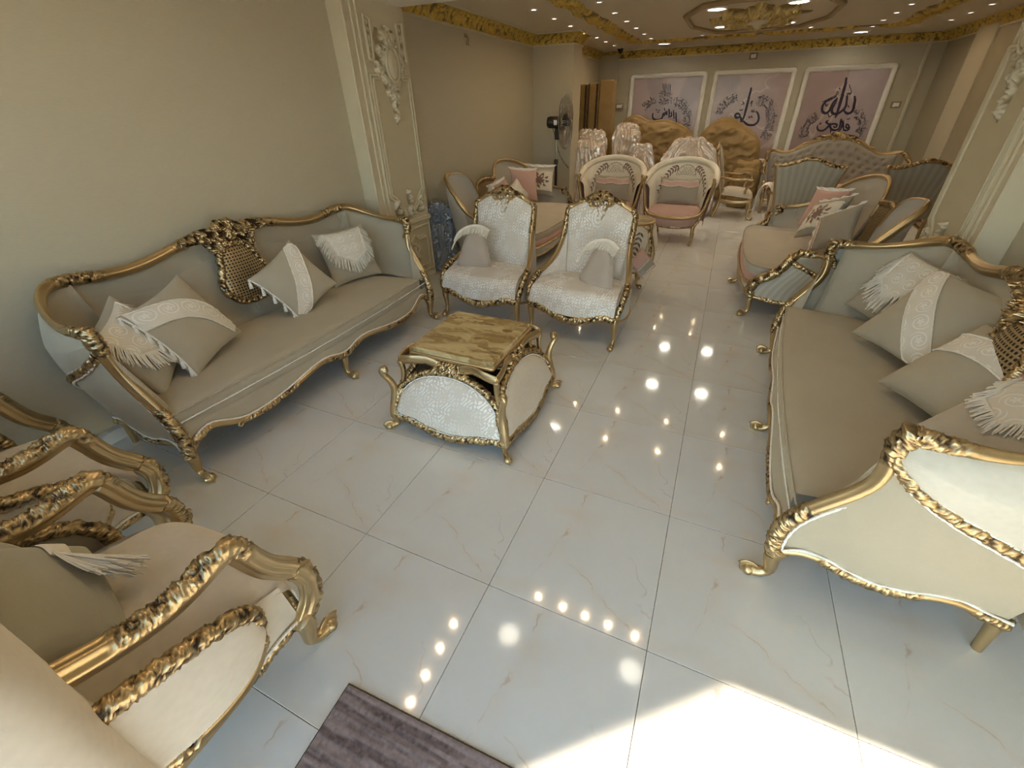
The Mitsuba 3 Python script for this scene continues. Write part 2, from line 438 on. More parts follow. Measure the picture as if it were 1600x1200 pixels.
scene['m_gilt'] = {'type': 'twosided', 'bsdf': {'type': 'principled', 'base_color': {'type': 'mesh_attribute', 'name': 'vertex_color'}, 'metallic': 0.35, 'roughness': 0.38, 'specular': 0.5}}
scene['m_black'] = plain(rgb(0.018, 0.017, 0.016), 0.35, 0.5)
scene['m_dark'] = plain(rgb(0.05, 0.045, 0.04), 0.5, 0.4)
scene['m_chrome'] = {'type': 'twosided', 'bsdf': {'type': 'principled', 'base_color': rgb(0.62, 0.60, 0.57), 'metallic': 1.0, 'roughness': 0.2}}
scene['m_street'] = plain(rgb(0.42, 0.40, 0.37), 0.9, 0.1)
scene['m_facade'] = plain(rgb(0.52, 0.48, 0.42), 0.8, 0.1)

# ------------------------------------------------------------------ the setting
CEIL, XL, XR, XRR, YF, YR, YPIER = 2.82, -2.76, 2.32, 3.78, -1.6, 10.7, 7.3
def struct(name, shape, bsdf, smooth=False, **kw):
    t = Thing(name, kind='structure')
    t.solo(shape, bsdf, smooth=smooth, **kw)
    return t

fl = Thing('floor', kind='structure')
fl.add('bed', join(box(-3.0, XR + 0.2, YF - 0.1, 3.5, -0.2, -0.0035), box(-3.0, XRR + 0.2, 3.5, YR + 0.1, -0.2, -0.0035)), 'm_grout', smooth=False)
tile_mesh = mikit.ply((lambda b: (b.v, b.f))(box(-TILE / 2 + 0.0013, TILE / 2 - 0.0013, -TILE / 2 + 0.0013, TILE / 2 - 0.0013, -0.012, 0.0, 0.0012)))
for i in range(-4, 6):
    for j in range(-3, 16):
        x, y = (i + 0.5) * TILE, (j + 0.5) * TILE
        if x > XR + 0.3 and y < 3.4: continue
        keep = fl.m
        fl.m = place((x, y, 0))
        fl.add('tile', tile_mesh, 'm_tile')
        fl.m = keep
struct('wall_left', join(box(XL - 0.2, XL, YF, 3.5, -0.2, CEIL), box(XL - 0.2, XL, 3.5, YR + 0.2, -0.2, CEIL)), 'm_wall')
struct('wall_pier', join(box(XL, -2.03, YPIER, 7.75, 0, CEIL), box(XL, -2.5, 7.75, YR, 0, CEIL)), 'm_wall')
struct('wall_rear', join(box(XL, XRR + 0.2, YR, YR + 0.2, -0.2, CEIL), box(-2.5, -2.06, YR - 0.05, YR, 0, CEIL)), 'm_wall_rear')
struct('wall_right', box(XR, XR + 0.15, YF, 3.4, -0.2, CEIL), 'm_wall')
struct('wall_return', box(XR, XRR + 0.2, 3.25, 3.4, -0.2, CEIL), 'm_wall_rear')
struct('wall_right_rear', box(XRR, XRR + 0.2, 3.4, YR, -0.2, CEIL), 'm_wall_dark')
struct('trim_1', box(XRR - 0.03, XRR, 8.75, 9.45, 0, CEIL - 0.02), 'm_wall_rear')
struct('trim_2', box(3.50, 3.545, YR - 0.035, YR, 0, CEIL - 0.02), 'm_strip')
struct('ceiling', box(XL - 0.2, XRR + 0.2, YF, YR + 0.2, CEIL, CEIL + 0.2), 'm_ceiling')
struct('ceiling_beam', box(XL, XR, 2.70, 3.50, 2.66, CEIL, 0.006), 'm_white')
struct('wall_front', join(box(XL - 0.2, XR + 0.15, YF, YF + 0.12, 2.665, CEIL + 0.6), box(XL - 0.2, -2.62, YF, YF + 0.12, -0.2, 2.665), box(2.2, XR + 0.15, YF, YF + 0.12, -0.2, 2.665)), 'm_facade')
struct('street', box(-14, 14, -24, YF - 0.1, -0.3, -0.02), 'm_street')
struct('neighbour_wall', box(-9, -2.97, -3.4, -3.0, -0.02, 6.5), 'm_facade')  # unseen wall, added outside to cut the left edge of the sun patch
struct('baseboard_left', join(box(XL, XL + 0.055, YF, 2.66, 0, 0.085, 0.006)), 'm_tile')
struct('baseboard_right', box(XR - 0.02, XR, YF, 2.66, 0, 0.085, 0.004), 'm_tile')
struct('baseboard_alcove', box(XL, XL + 0.02, 3.56, YPIER, 0, 0.085, 0.004), 'm_tile')

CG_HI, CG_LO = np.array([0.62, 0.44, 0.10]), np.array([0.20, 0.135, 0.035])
def cornice(name, P, Q, nrm, seed, ext=(0, 0)):
    """carved cove between wall and ceiling from P to Q (plan points on the wall), nrm into the room; mitred by ext"""
    P, Q, nrm = (np.array(a, float) for a in (P, Q, nrm))
    L = np.linalg.norm(Q - P)
    t = (Q - P) / L
    n, m = max(8, int(L / 0.012)), 16
    a = np.linspace(0, 1, m)
    out = 0.012 + 0.125 * (1 - np.cos(a * np.pi / 2)) ** 0.8      # distance from the wall
    z = 2.68 + 0.125 * np.sin(a * np.pi / 2)
    s0, s1 = np.meshgrid(np.linspace(0, L, n), np.arange(m), indexing='ij')
    TH = np.broadcast_to(np.linspace(0, 2 * np.pi * 0.97, m), (n, m))
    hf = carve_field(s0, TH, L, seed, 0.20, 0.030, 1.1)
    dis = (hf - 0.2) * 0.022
    e0, e1 = ext
    S = s0 * (1 + 0)  + (1 - s0 / L) * (-e0) * out[None] + (s0 / L) * e1 * out[None]
    o = out[None] + dis * 0.7
    V = P[None, None, :2] + S[..., None] * t + o[..., None] * nrm
    V = np.dstack([V, np.broadcast_to(z, (n, m)) - dis * 0.7])
    i, j = np.meshgrid(np.arange(n - 1), np.arange(m - 1), indexing='ij')
    q = np.stack([i * m + j, i * m + j + 1, (i + 1) * m + j + 1, (i + 1) * m + j], -1).reshape(-1, 4)
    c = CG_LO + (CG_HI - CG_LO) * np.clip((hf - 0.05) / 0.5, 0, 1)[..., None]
    tr = Thing(name, kind='structure')
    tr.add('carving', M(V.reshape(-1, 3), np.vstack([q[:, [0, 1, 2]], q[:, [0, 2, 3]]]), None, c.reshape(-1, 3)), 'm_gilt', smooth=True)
    def strip(o0, o1, z0, z1):
        A = []
        for s, e in ((0, -e0), (L, e1)):
            for oo, zz in ((o0, z0), (o1, z0), (o1, z1), (o0, z1)):
                A.append(np.r_[P + t * (s + e * oo) + nrm * oo, zz])
        A = np.array(A)
        return tm(trimesh.convex.convex_hull(A))
    tr.add('fillet', join(strip(0, 0.018, 2.655, 2.682), strip(0.13, 0.16, 2.803, CEIL)), 'm_ivory', smooth=False)
cornice('trim_3', (XL, 3.50), (XL, YPIER), (1, 0), 31, (0, -1))
cornice('trim_4', (XL, YPIER), (-2.03, YPIER), (0, -1), 32, (-1, 1))
cornice('trim_5', (-2.03, YPIER), (-2.03, 7.75), (1, 0), 33, (1, 1))
cornice('trim_6', (-2.5, 7.75), (-2.5, YR), (1, 0), 34, (0, -1))
cornice('trim_7', (-2.5, YR), (XRR, YR), (0, -1), 35, (-1, -1))
cornice('trim_8', (XRR, YR), (XRR, 3.4), (-1, 0), 36, (-1, 0))

# carved ivory pilasters on both long walls
IV_HI, IV_LO = np.array([0.64, 0.58, 0.44]), np.array([0.27, 0.215, 0.12])
def pilaster(x, y0, y1, sgn, wall):
    """sgn: +1 faces +x. s runs along y from y0 to y1"""
    t = Thing('pilaster', kind='structure')
    W = y1 - y0
    fn = lambda s, z, h: np.stack([x + sgn * np.asarray(h), y0 + np.asarray(s), np.asarray(z)], 1)
    lo, hi = min(wall, x), max(wall, x)
    t.add('shaft', box(lo, hi, y0, y1, 0, 2.66, 0.004), 'm_ivory', smooth=False)
    def bar(pts, w=0.014, ds=0.02, part='moulding', closed=True, seed=0):
        P = lin(list(pts) + ([pts[0]] if closed else []), 160)
        P3 = fn(P[:, 0], P[:, 1], np.full(len(P), 0.006))
        s = sweep(P3, w, 0.013, up=(sgn, 0, 0), m=10, ribs=3, depth=0.18)
        t.add(part, M(s.v, s.f), 'm_ivory')
    b = 0.17                                     # plain border on the camera side
    s0, s1 = b + 0.04, W - 0.03
    c = (s0 + s1) / 2
    flip = sgn < 0
    panel = [(s0, 1.02), (s0 + 0.04, 1.0), (s0 + 0.10, 0.95), (c - 0.10, 0.84), (c, 0.80), (c + 0.10, 0.84), (s1 - 0.10, 0.95), (s1 - 0.04, 1.0), (s1, 1.02), (s1, 2.10), (s1 - 0.11, 2.10), (s1 - 0.11, 2.16), (s0 + 0.11, 2.16), (s0 + 0.11, 2.10), (s0, 2.10)]
    t.add('inset_panel', pad(panel, fn, 0.004, 0.01, 0.06, flip=flip), 'm_ivory_panel', smooth=False)
    bar(panel)
    bar([((s - c) * 0.88 + c, (z - 1.5) * 0.955 + 1.5) for s, z in panel])
    low = [(s0, 0.10), (s1, 0.10), (s1, 0.64), (s0, 0.64)]
    t.add('lower_panel', pad([(s0, 0.10), (s1, 0.10), (s1, 0.66), (s0, 0.66)], fn, 0.004, 0.01, 0.06, flip=flip), 'm_ivory_panel', smooth=False)
    bar(low)
    bar([(s0 + 0.07, 0.17), (s1 - 0.07, 0.17), (s1 - 0.07, 0.50), (c + 0.08, 0.50), (c, 0.56), (c - 0.08, 0.50), (s0 + 0.07, 0.50)])
    t.add('dado_rail', box(lo if sgn > 0 else lo - 0.035, hi + 0.035 if sgn > 0 else hi, y0 + b, y1, 0.69, 0.745, 0.012), 'm_ivory', smooth=False)
    t.add('edge_moulding', join(*[box(lo if sgn > 0 else lo - w, hi + w if sgn > 0 else hi, y0 + a - 0.012, y0 + a + 0.012, 0, 2.66, 0.006) for a, w in ((0.012, 0.012), (0.11, 0.012), (b, 0.02))]), 'm_ivory', smooth=False)
    kw = dict(hi_c=IV_HI, lo_c=IV_LO)
    def orn(part, out, thick=0.05, size=0.05, seed=1, **k):
        m = flower_plate(fn, out, thick, 0.011, size, seed, 0.03, **kw, **k)
        if flip: m.f = m.f[:, ::-1]
        t.add(part, m, 'm_ivory_relief')
    def sym(r): return [(c + a, z) for a, z in r] + [(c - a, z) for a, z in r[::-1]]
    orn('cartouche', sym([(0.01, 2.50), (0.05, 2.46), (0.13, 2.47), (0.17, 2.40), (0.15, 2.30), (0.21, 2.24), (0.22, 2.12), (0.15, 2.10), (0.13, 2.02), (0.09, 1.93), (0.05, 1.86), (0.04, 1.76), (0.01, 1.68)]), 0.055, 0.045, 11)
    sh = [(c + 0.085 * math.cos(a), 2.19 + 0.13 * math.sin(a)) for a in np.linspace(0, 2 * np.pi, 30, endpoint=False)]
    t.add('shield', pad(sh, lambda s, z, h: fn(s, z, h + 0.03), 0.045, 0.06, 0.012, flip=flip), 'm_ivory')
    rim = [(c + 0.095 * math.cos(a), 2.19 + 0.14 * math.sin(a)) for a in np.linspace(0, 2 * np.pi, 60)]
    r = sweep(fn(np.array(rim)[:, 0], np.array(rim)[:, 1], np.full(60, 0.05)), 0.013, up=(sgn, 0, 0), m=8, ribs=1, depth=0)
    t.add('shield_rim', M(r.v, r.f), 'm_ivory')
    for sg in (-1, 1):
        cx = c + sg * 0.05
        a = np.linspace(0, 4.2 * np.pi, 60)
        rr = 0.034 * (1 - a / (4.6 * np.pi))
        v = fn(cx + sg * rr * np.cos(a), 2.40 + rr * np.sin(a), 0.055 + 0 * a)
        w = sweep(v, 0.008, up=(sgn, 0, 0), m=6, ribs=1, depth=0)
        t.add('volute', M(w.v, w.f), 'm_ivory')
        k0, k1 = (c + sg * 0.19, c + sg * (0.27 if sg < 0 else 0.28))
        q = [(k0, 2.52), (k1, 2.54), (k1, 2.22), (k0 + sg * 0.02, 2.22)]
        bar(q, 0.012, part='corner_block')
        orn('corner_leaf', [(k0 + sg * 0.012, 2.50), (k1 - sg * 0.01, 2.52), (k1 - sg * 0.01, 2.24), (k0 + sg * 0.03, 2.24)], 0.02, 0.04, 20 + sg)
        orn('lower_scroll', [(c + sg * a, z) for a, z in ((0.05, 0.78), (0.14, 0.80), (0.24, 0.78), (0.27, 0.88), (0.25, 0.98), (0.19, 0.99), (0.16, 0.93), (0.08, 0.86))], 0.05, 0.045, 25 + sg)
    orn('bud', sym([(0.01, 1.08), (0.035, 1.04), (0.045, 0.97), (0.03, 0.90), (0.07, 0.86), (0.06, 0.78), (0.02, 0.76)]), 0.055, 0.035, 14)
    orn('lower_cluster', sym([(0.01, 0.47), (0.06, 0.46), (0.08, 0.40), (0.05, 0.33), (0.07, 0.27), (0.03, 0.21), (0.01, 0.19)]), 0.035, 0.035, 15)
    return t
pilaster(-2.60, 2.68, 3.54, 1, XL)
pilaster(2.16, 2.66, 3.50, -1, XR)

# ------------------------------------------------------------------ ceiling: rosette, gilt bands, lamps
up_fn = lambda z0: (lambda x, y, h: np.stack([np.asarray(x), np.asarray(y), z0 - np.asarray(h)], 1))
def band_outline(x0, x1, y0, y1, seed, along):
    rg = np.random.default_rng(seed)
    n = 26
    t = np.linspace(0, 1, n)
    if along == 'y':
        a = [(x0 + rg.uniform(-0.04, 0.05), y0 + (y1 - y0) * k) for k in t] + [(x1 + rg.uniform(-0.05, 0.04), y0 + (y1 - y0) * k) for k in t[::-1]]
    else:
        a = [(x0 + (x1 - x0) * k, y0 + rg.uniform(-0.04, 0.04)) for k in t] + [(x0 + (x1 - x0) * k, y1 + rg.uniform(-0.04, 0.04)) for k in t[::-1]]
    return a
for i, (a, b, c_, d, al) in enumerate(((-1.55, -1.28, 4.55, 9.15, 'y'), (2.60, 2.87, 4.55, 9.15, 'y'), (-1.35, 2.7, 9.12, 9.27, 'x'), (-1.35, 2.7, 4.45, 4.62, 'x'))):
    tr = Thing(f'trim_{9 + i}', kind='structure')
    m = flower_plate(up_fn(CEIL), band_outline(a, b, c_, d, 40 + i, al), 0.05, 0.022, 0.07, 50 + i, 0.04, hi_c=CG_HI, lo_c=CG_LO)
    m.f = m.f[:, ::-1]
    tr.solo(m, 'm_gilt')
ro = Thing('ceiling_rosette', 'oblong ceiling rosette of gilt scrollwork inside a moulded eight sided frame', 'ceiling rosette')
cx, cy, hx, hy = 0.62, 7.18, 0.90, 1.40
octo = [(cx - hx, cy - 0.5), (cx - 0.62, cy - hy + 0.15), (cx - 0.3, cy - hy), (cx + 0.3, cy - hy), (cx + 0.62, cy - hy + 0.15), (cx + hx, cy - 0.5), (cx + hx, cy + 0.5), (cx + 0.62, cy + hy - 0.15), (cx + 0.3, cy + hy), (cx - 0.3, cy + hy), (cx - 0.62, cy + hy - 0.15), (cx - hx, cy + 0.5)]
P = lin(octo + octo[:1], 300)
s = sweep(np.c_[P, np.full(len(P), CEIL - 0.015)], 0.035, 0.03, m=10, ribs=3, depth=0.15)
ro.add('frame', golden(M(s.v, s.f), 0.55), 'm_gilt')
out = [(cx + (0.50 + 0.10 * math.cos(8 * a) + 0.04 * math.cos(20 * a)) * math.cos(a), cy + (0.82 + 0.12 * math.cos(8 * a) + 0.05 * math.cos(20 * a)) * math.sin(a)) for a in np.linspace(0, 2 * np.pi, 160, endpoint=False)]
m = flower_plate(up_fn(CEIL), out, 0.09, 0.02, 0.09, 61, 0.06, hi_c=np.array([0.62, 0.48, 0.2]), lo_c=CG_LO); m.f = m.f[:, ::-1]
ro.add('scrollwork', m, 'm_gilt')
ro.add('centre_boss', moved(lathe([(0.0, -0.16), (0.03, -0.15), (0.06, -0.11), (0.13, -0.09), (0.17, -0.05), (0.20, 0.0)], 28), (cx, cy, CEIL)), 'm_ivory')

def emitter(c, k): return {'type': 'area', 'radiance': {'type': 'rgb', 'value': [float(x) * k for x in c]}}
def disc(r, n=20):
    a = np.linspace(0, 2 * np.pi, n, endpoint=False)
    v = np.vstack([np.c_[r * np.cos(a), r * np.sin(a), np.zeros(n)], [[0, 0, 0]]])
    i = np.arange(n)
    return M(v, np.stack([(i + 1) % n, i, np.full(n, n)], 1))
led_disc = mikit.ply((lambda d: (d.v, d.f))(disc(0.105)))
led_rim = mikit.ply((lambda d: (d.v, d.f))(lathe([(0.104, 0.004), (0.108, -0.012), (0.122, -0.010), (0.130, 0.006)], 28)), smooth=True)
spot_disc = mikit.ply((lambda d: (d.v, d.f))(disc(0.028, 10)))
spot_rim = mikit.ply((lambda d: (d.v, d.f))(lathe([(0.028, 0.012), (0.030, -0.006), (0.040, -0.006), (0.045, 0.004)], 16)), smooth=True)
LED = [(-1.18, 4.45, 'lone round white ceiling lamp near the alcove, seen mirrored in the floor'), (-0.50, 1.06, 'round white ceiling lamp over the marble coffee table'), (0.72, 1.21, 'round white ceiling lamp over the middle of the front floor'), (0.12, 6.33, 'front left of the four round white lamps at the ceiling rosette'), (1.02, 6.33, 'front right of the four round white lamps at the ceiling rosette'),
       (0.14, 7.95, 'rear left of the four round white lamps at the ceiling rosette'), (1.02, 8.05, 'rear right of the four round white lamps at the ceiling rosette'), (-0.97, 9.72, 'round white lamp by the rear cornice above the left calligraphy panel'), (2.30, 9.95, 'round white lamp by the rear cornice above the right calligraphy panel')]
for x, y, lb in LED:
    t = Thing('ceiling_lamp', lb, 'ceiling lamp', (x, y, CEIL - 0.006), group='round white ceiling lamps')
    t.add('rim', led_rim, 'm_white')
    t.add('diffuser', {**led_disc, 'emitter': emitter((1.08, 0.98, 0.80), LED_POWER / (10 if y > 3 else 40))}, 'm_white')
SP = {'in the row left of the rosette': [(-1.08, y) for y in (5.20, 5.97, 6.70, 7.42, 8.14, 8.82)], 'in the row beside the alcove cornice': [(-1.90, y) for y in (5.24, 5.97, 6.68, 7.42, 8.15, 8.80, 9.50)],
      'in the row right of the rosette': [(2.33, y) for y in (5.85, 6.57, 7.29, 7.95, 8.63, 9.31)], 'in the row beside the right wall': [(3.30, y) for y in (6.5, 7.18, 7.85, 8.51, 9.20)],
      'in the row behind the rosette': [(x, 8.86) for x in (-0.22, 0.60, 1.42)], 'in the rearmost row by the cornice': [(x, 9.55) for x in (-0.16, 0.62, 1.43)],
      'in the cross row before the rosette': [(x, 5.25) for x in (-0.31, 0.53, 1.42)], 'in the cross row nearest the beam': [(x, 4.44) for x in (-0.33, 0.5, 1.4)],
      'in the row mirrored on the near floor': [(x, 1.55) for x in (-0.37, -0.08, 0.17, 0.42, 0.70)], 'in the row over the armchairs': [(-1.09, y) for y in (0.93, 0.67, 0.41, 0.17)]}
ORD = 'first second third fourth fifth sixth seventh'.split()
for where, pts in SP.items():
    for k, (x, y) in enumerate(pts):
        side = 'left' if len(set(p[0] for p in pts)) > 1 else 'front'
        if pts[0][1] > pts[-1][1]: k = len(pts) - 1 - k
        t = Thing('downlight', f'small warm downlight, {ORD[k]} from the {side} {where}', 'downlight', (x, y, CEIL - 0.002), group=f'downlights {where}')
        t.add('ring', spot_rim, 'm_white')
        t.add('bulb', {**spot_disc, 'emitter': emitter((1.35, 0.98, 0.58), SPOT_POWER / 2)}, 'm_white')
# ------------------------------------------------------------------ upholstery materials
def f_velvet(a, b, k=38.0):
    def fn(p, n, uv):
        s = tfbm(p.x * 6, p.y * 6, p.z * 6, octaves=3)
        g = tnoise(p.x * k * 6, p.y * k * 6, p.z * k * 6)
        return mix(a, b, 0.7 * s + 0.3 * g)
    return proc(fn)
scene['m_beige'] = fabric(f_velvet([0.350, 0.308, 0.228], [0.405, 0.360, 0.272]))
scene['m_cream'] = fabric(f_velvet([0.50, 0.445, 0.36], [0.60, 0.545, 0.455], 10))
scene['m_chenille'] = fabric(f_velvet([0.47, 0.445, 0.375], [0.58, 0.555, 0.475], 12))
scene['m_taupe'] = fabric(f_velvet([0.30, 0.265, 0.205], [0.36, 0.32, 0.255]))
scene['m_taupe_light'] = fabric(f_velvet([0.42, 0.375, 0.30], [0.49, 0.44, 0.355]))
scene['m_pink'] = fabric(f_velvet([0.40, 0.255, 0.215], [0.47, 0.31, 0.265]))
scene['m_rose'] = fabric(f_velvet([0.50, 0.31, 0.26], [0.56, 0.37, 0.31]))
scene['m_shell'] = fabric(f_velvet([0.62, 0.565, 0.455], [0.68, 0.62, 0.50]), 0.8)
scene['m_grey'] = fabric(f_velvet([0.40, 0.38, 0.335], [0.46, 0.44, 0.395]))
scene['m_piping'] = fabric(rgb(0.72, 0.70, 0.65), 0.8)
scene['m_fringe'] = fabric(rgb(0.70, 0.66, 0.57), 0.7)
scene['m_thread'] = fabric(rgb(0.20, 0.13, 0.11), 0.7)
scene['m_bronze_thread'] = fabric(rgb(0.26, 0.20, 0.14), 0.6)
def f_damask(p, n, uv):
    # large medallions with wreaths and small leaves, in two whites
    P = 0.30
    u, v = uv.x / P, uv.y / P
    j = dr.floor(v)
    u = u + 0.5 * (j - 2 * dr.floor(j / 2))
    x, y = (u - dr.floor(u)) - 0.5, (v - dr.floor(v)) - 0.5
    r, a = dr.sqrt(dr.square(x * 1.35) + dr.square(y)), dr.atan2(y, x)
    med = sst(0.16, 0.13, r) - sst(0.115, 0.09, r) * 0.7 + sst(0.06 + 0.02 * dr.cos(6 * a), 0.04 + 0.02 * dr.cos(6 * a), r)
    wr = dr.sin(9 * a + 14 * r) * dr.sin(44 * r + 2 * dr.sin(9 * a)) * sst(0.17, 0.2, r) * sst(0.36, 0.30, r)
    lf = dr.sin(x * 40 + 2.4 * dr.sin(y * 23)) * dr.sin(y * 37 + 2.4 * dr.sin(x * 21)) * sst(0.27, 0.33, r)
    t = dr.clip(med + sst(0.0, 0.35, wr) + sst(0.1, 0.4, lf), 0, 1)
    g = 0.85 + 0.3 * tfbm(u * 3, v * 3, 2.0, octaves=2)
    return mix([0.58, 0.53, 0.46], [0.80, 0.78, 0.74], dr.clip(t * g, 0, 1) * sst(0.25, 0.65, tfbm(u * 1.4 + 3, v * 1.4, 4.0, octaves=2)))
scene['m_damask'] = fabric(proc(f_damask), 0.55, 0.15)
def f_brocade(p, n, uv):
    x, y = uv.x / 0.11, uv.y / 0.11
    x, y = x - dr.floor(x) - 0.5, y - dr.floor(y) - 0.5
    r, a = dr.sqrt(dr.square(x) + dr.square(y)), dr.atan2(y, x)
    fl = sst(0.02, -0.02, r - 0.13 - 0.05 * dr.cos(5 * a)) - 0.6 * sst(0.02, -0.02, r - 0.05)
    cur = dr.sin(34 * r - 2 * a) * sst(0.2, 0.24, r) * sst(0.5, 0.42, r)
    t = fl + 0.8 * sst(0.2, 0.7, cur)
    return mix([0.60, 0.555, 0.465], [0.74, 0.715, 0.655], dr.clip(t + 0.25 * tfbm(uv.x * 20, uv.y * 20, octaves=2), 0, 1))
scene['m_brocade'] = fabric(proc(f_brocade), 0.5, 0.2)
def f_stripe(p, n, uv):
    s = 0.5 + 0.5 * dr.sin(uv.x * 2 * math.pi / 0.06)
    k = sst(0.35, 0.65, s)
    g = tnoise(uv.x * 300, uv.y * 40, 0.0)
    return mix([0.385, 0.355, 0.285], [0.46, 0.43, 0.355], k * 0.8 + 0.2 * g)
scene['m_stripe'] = fabric(proc(f_stripe), 0.45, 0.1)
def f_cane(p, n, uv):
    x, y = uv.x / 0.021, uv.y / 0.021
    a, b = x - dr.floor(x) - 0.5, y - dr.floor(y) - 0.5
    hole = sst(0.33, 0.24, dr.maximum(dr.abs(a), dr.abs(b)))
    return mix([0.40, 0.29, 0.155], [0.035, 0.025, 0.015], hole)
scene['m_cane'] = {'type': 'twosided', 'bsdf': {'type': 'principled', 'base_color': proc(f_cane), 'metallic': 0.55, 'roughness': 0.4, 'specular': 0.5}}
def f_onyx(p, n, uv):
    w = tfbm(p.x * 8, p.y * 14, 0.0, octaves=4)
    s = tfbm(p.x * 6 + 2.2 * w, p.y * 22 + 3 * w, 4.0, octaves=4)
    c = mix([0.26, 0.185, 0.08], [0.45, 0.37, 0.20], sst(0.3, 0.68, s))
    return mix(c, [0.17, 0.10, 0.045], sst(0.58, 0.75, tfbm(p.x * 6 + w * 4, p.y * 15, 9.0, octaves=4)) * 0.8)
scene['m_onyx'] = {'type': 'twosided', 'bsdf': {'type': 'principled', 'base_color': proc(f_onyx), 'roughness': 0.10, 'specular': 0.55}}
scene['m_sage'] = fabric(f_velvet([0.35, 0.335, 0.265], [0.41, 0.395, 0.32]))
scene['m_slate'] = fabric(f_velvet([0.27, 0.255, 0.225], [0.33, 0.31, 0.275]))
scene['m_mushroom'] = fabric(f_velvet([0.37, 0.31, 0.255], [0.42, 0.36, 0.30]))

CARVE_ALL = lambda t: 1.0
def carve_at(*spans, soft=0.03):
    def fn(t):
        return max([min(1, max(0, (t - a) / soft)) * min(1, max(0, (b - t) / soft)) if True else 0 for a, b in ((x - soft, y + soft) for x, y in spans)] + [0])
    return fn
V = lambda *p: [np.array(q, float) for q in p]
def line(a, b, n=3): return lin([a, b], n)

# ------------------------------------------------------------------ three seat sofas with carved frames
def make_sofa(name, label, loc, rot, W=1.21, arm='m_beige', hi=1.0, ox=0.0):
    """local frame: x along the seat, y to the back, z up, the front at y = 0"""
    t = Thing(name, label, 'sofa', loc, rot)
    D = 0.80
    k = W / 1.21
    ds = 0.0046 / hi
    # the rail: right arm front, round the back, left arm front
    half = [(0, D, 1.105), (0.22 * k, D, 1.10), (0.45 * k, D, 1.055), (0.70 * k, D, 1.015), (0.92 * k, D - 0.01, 1.035), (1.10 * k, D - 0.06, 1.055), (1.20 * k, D - 0.17, 1.01), (1.255 * k, D - 0.36, 0.955), (1.265 * k, 0.30, 0.945), (1.25 * k, 0.17, 0.945)]
    rail = half[:0:-1] + [(-x, y, z) for x, y, z in half]
    R_ = spl(rail, ds=ds)
    cv = carve_at((0.0, 0.02), (0.20, 0.24), (0.40, 0.60), (0.76, 0.80), (0.98, 1.0))
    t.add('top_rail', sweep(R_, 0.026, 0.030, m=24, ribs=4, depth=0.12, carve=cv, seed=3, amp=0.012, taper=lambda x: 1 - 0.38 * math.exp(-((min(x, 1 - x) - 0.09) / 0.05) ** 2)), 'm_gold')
    # front posts with their S curve
    post = [(1.25, 0.175, 0.965), (1.245, 0.16, 0.90), (1.235, 0.165, 0.80), (1.225, 0.155, 0.70), (1.215, 0.085, 0.575), (1.205, 0.02, 0.47), (1.20, -0.02, 0.37), (1.20, -0.03, 0.26), (1.20, -0.015, 0.18)]
    divd = [(1.24, 0.16, 0.86), (1.275, 0.22, 0.79), (1.295, 0.36, 0.71), (1.285, 0.52, 0.64), (1.25, 0.66, 0.56), (1.20, 0.765, 0.47)]
    side = [(1.20, -0.01, 0.20), (1.20, 0.09, 0.245), (1.20, 0.20, 0.225), (1.20, 0.30, 0.20), (1.20, 0.42, 0.215), (1.19, 0.55, 0.25), (1.18, 0.66, 0.225), (1.17, 0.74, 0.20)]
    kx = lambda pts, s: [(x * k * s, y, z) for x, y, z in pts]
    for s in (1, -1):
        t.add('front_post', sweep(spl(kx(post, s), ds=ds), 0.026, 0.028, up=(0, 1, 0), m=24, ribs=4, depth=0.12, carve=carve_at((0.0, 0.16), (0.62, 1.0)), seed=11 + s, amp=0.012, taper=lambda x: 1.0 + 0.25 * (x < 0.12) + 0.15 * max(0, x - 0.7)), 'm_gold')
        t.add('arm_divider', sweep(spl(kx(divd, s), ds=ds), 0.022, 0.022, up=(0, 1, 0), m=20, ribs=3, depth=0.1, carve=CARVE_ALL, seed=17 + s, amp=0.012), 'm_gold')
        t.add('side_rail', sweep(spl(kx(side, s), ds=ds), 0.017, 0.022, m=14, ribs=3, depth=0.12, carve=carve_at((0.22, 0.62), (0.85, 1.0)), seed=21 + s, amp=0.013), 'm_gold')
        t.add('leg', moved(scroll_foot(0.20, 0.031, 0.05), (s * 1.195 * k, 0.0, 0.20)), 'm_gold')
        t.add('leg', moved(sweep(lin([(0, 0, 0.22), (0, 0.02, 0.0)], 12), 0.022, m=10, ribs=1, depth=0, taper=lambda x: 1.2 - 0.4 * x), (s * 1.15 * k, 0.72, 0)), 'm_gold')
    t.add('leg', moved(scroll_foot(0.22, 0.028, 0.05, 0.027), (0, -0.005, 0.22)), 'm_gold')
    # scalloped apron rail
    w = [(-1.195, 0.20), (-1.14, 0.255), (-1.05, 0.285), (-0.97, 0.255), (-0.86, 0.205), (-0.70, 0.195), (-0.52, 0.215), (-0.34, 0.25), (-0.18, 0.262), (-0.07, 0.235), (0, 0.222)]
    w = w + [(-x, z) for x, z in w[-2::-1]]
    AP = spl([(x * k, -0.012 - 0.03 * (1 - (x / 1.2) ** 2), z) for x, z in w], ds=ds)
    t.add('apron_rail', sweep(AP, 0.018, 0.022, up=(0, 0, 1), m=16, ribs=3, depth=0.14, carve=carve_at((0.0, 0.05), (0.17, 0.30), (0.44, 0.56), (0.70, 0.83), (0.95, 1.0)), seed=31, amp=0.012), 'm_gold')
    for s in (1, -1):
        a = np.linspace(0.4, 7.2, 26)
        rr = 0.022 * (1 - a / 9.5)
        t.add('volute', sweep(np.stack([s * (0.90 * k) + rr * np.cos(a), np.full(26, -0.045), 0.20 + rr * np.sin(a)], 1), 0.007, up=(0, 1, 0), m=8, ribs=1, depth=0), 'm_gold')
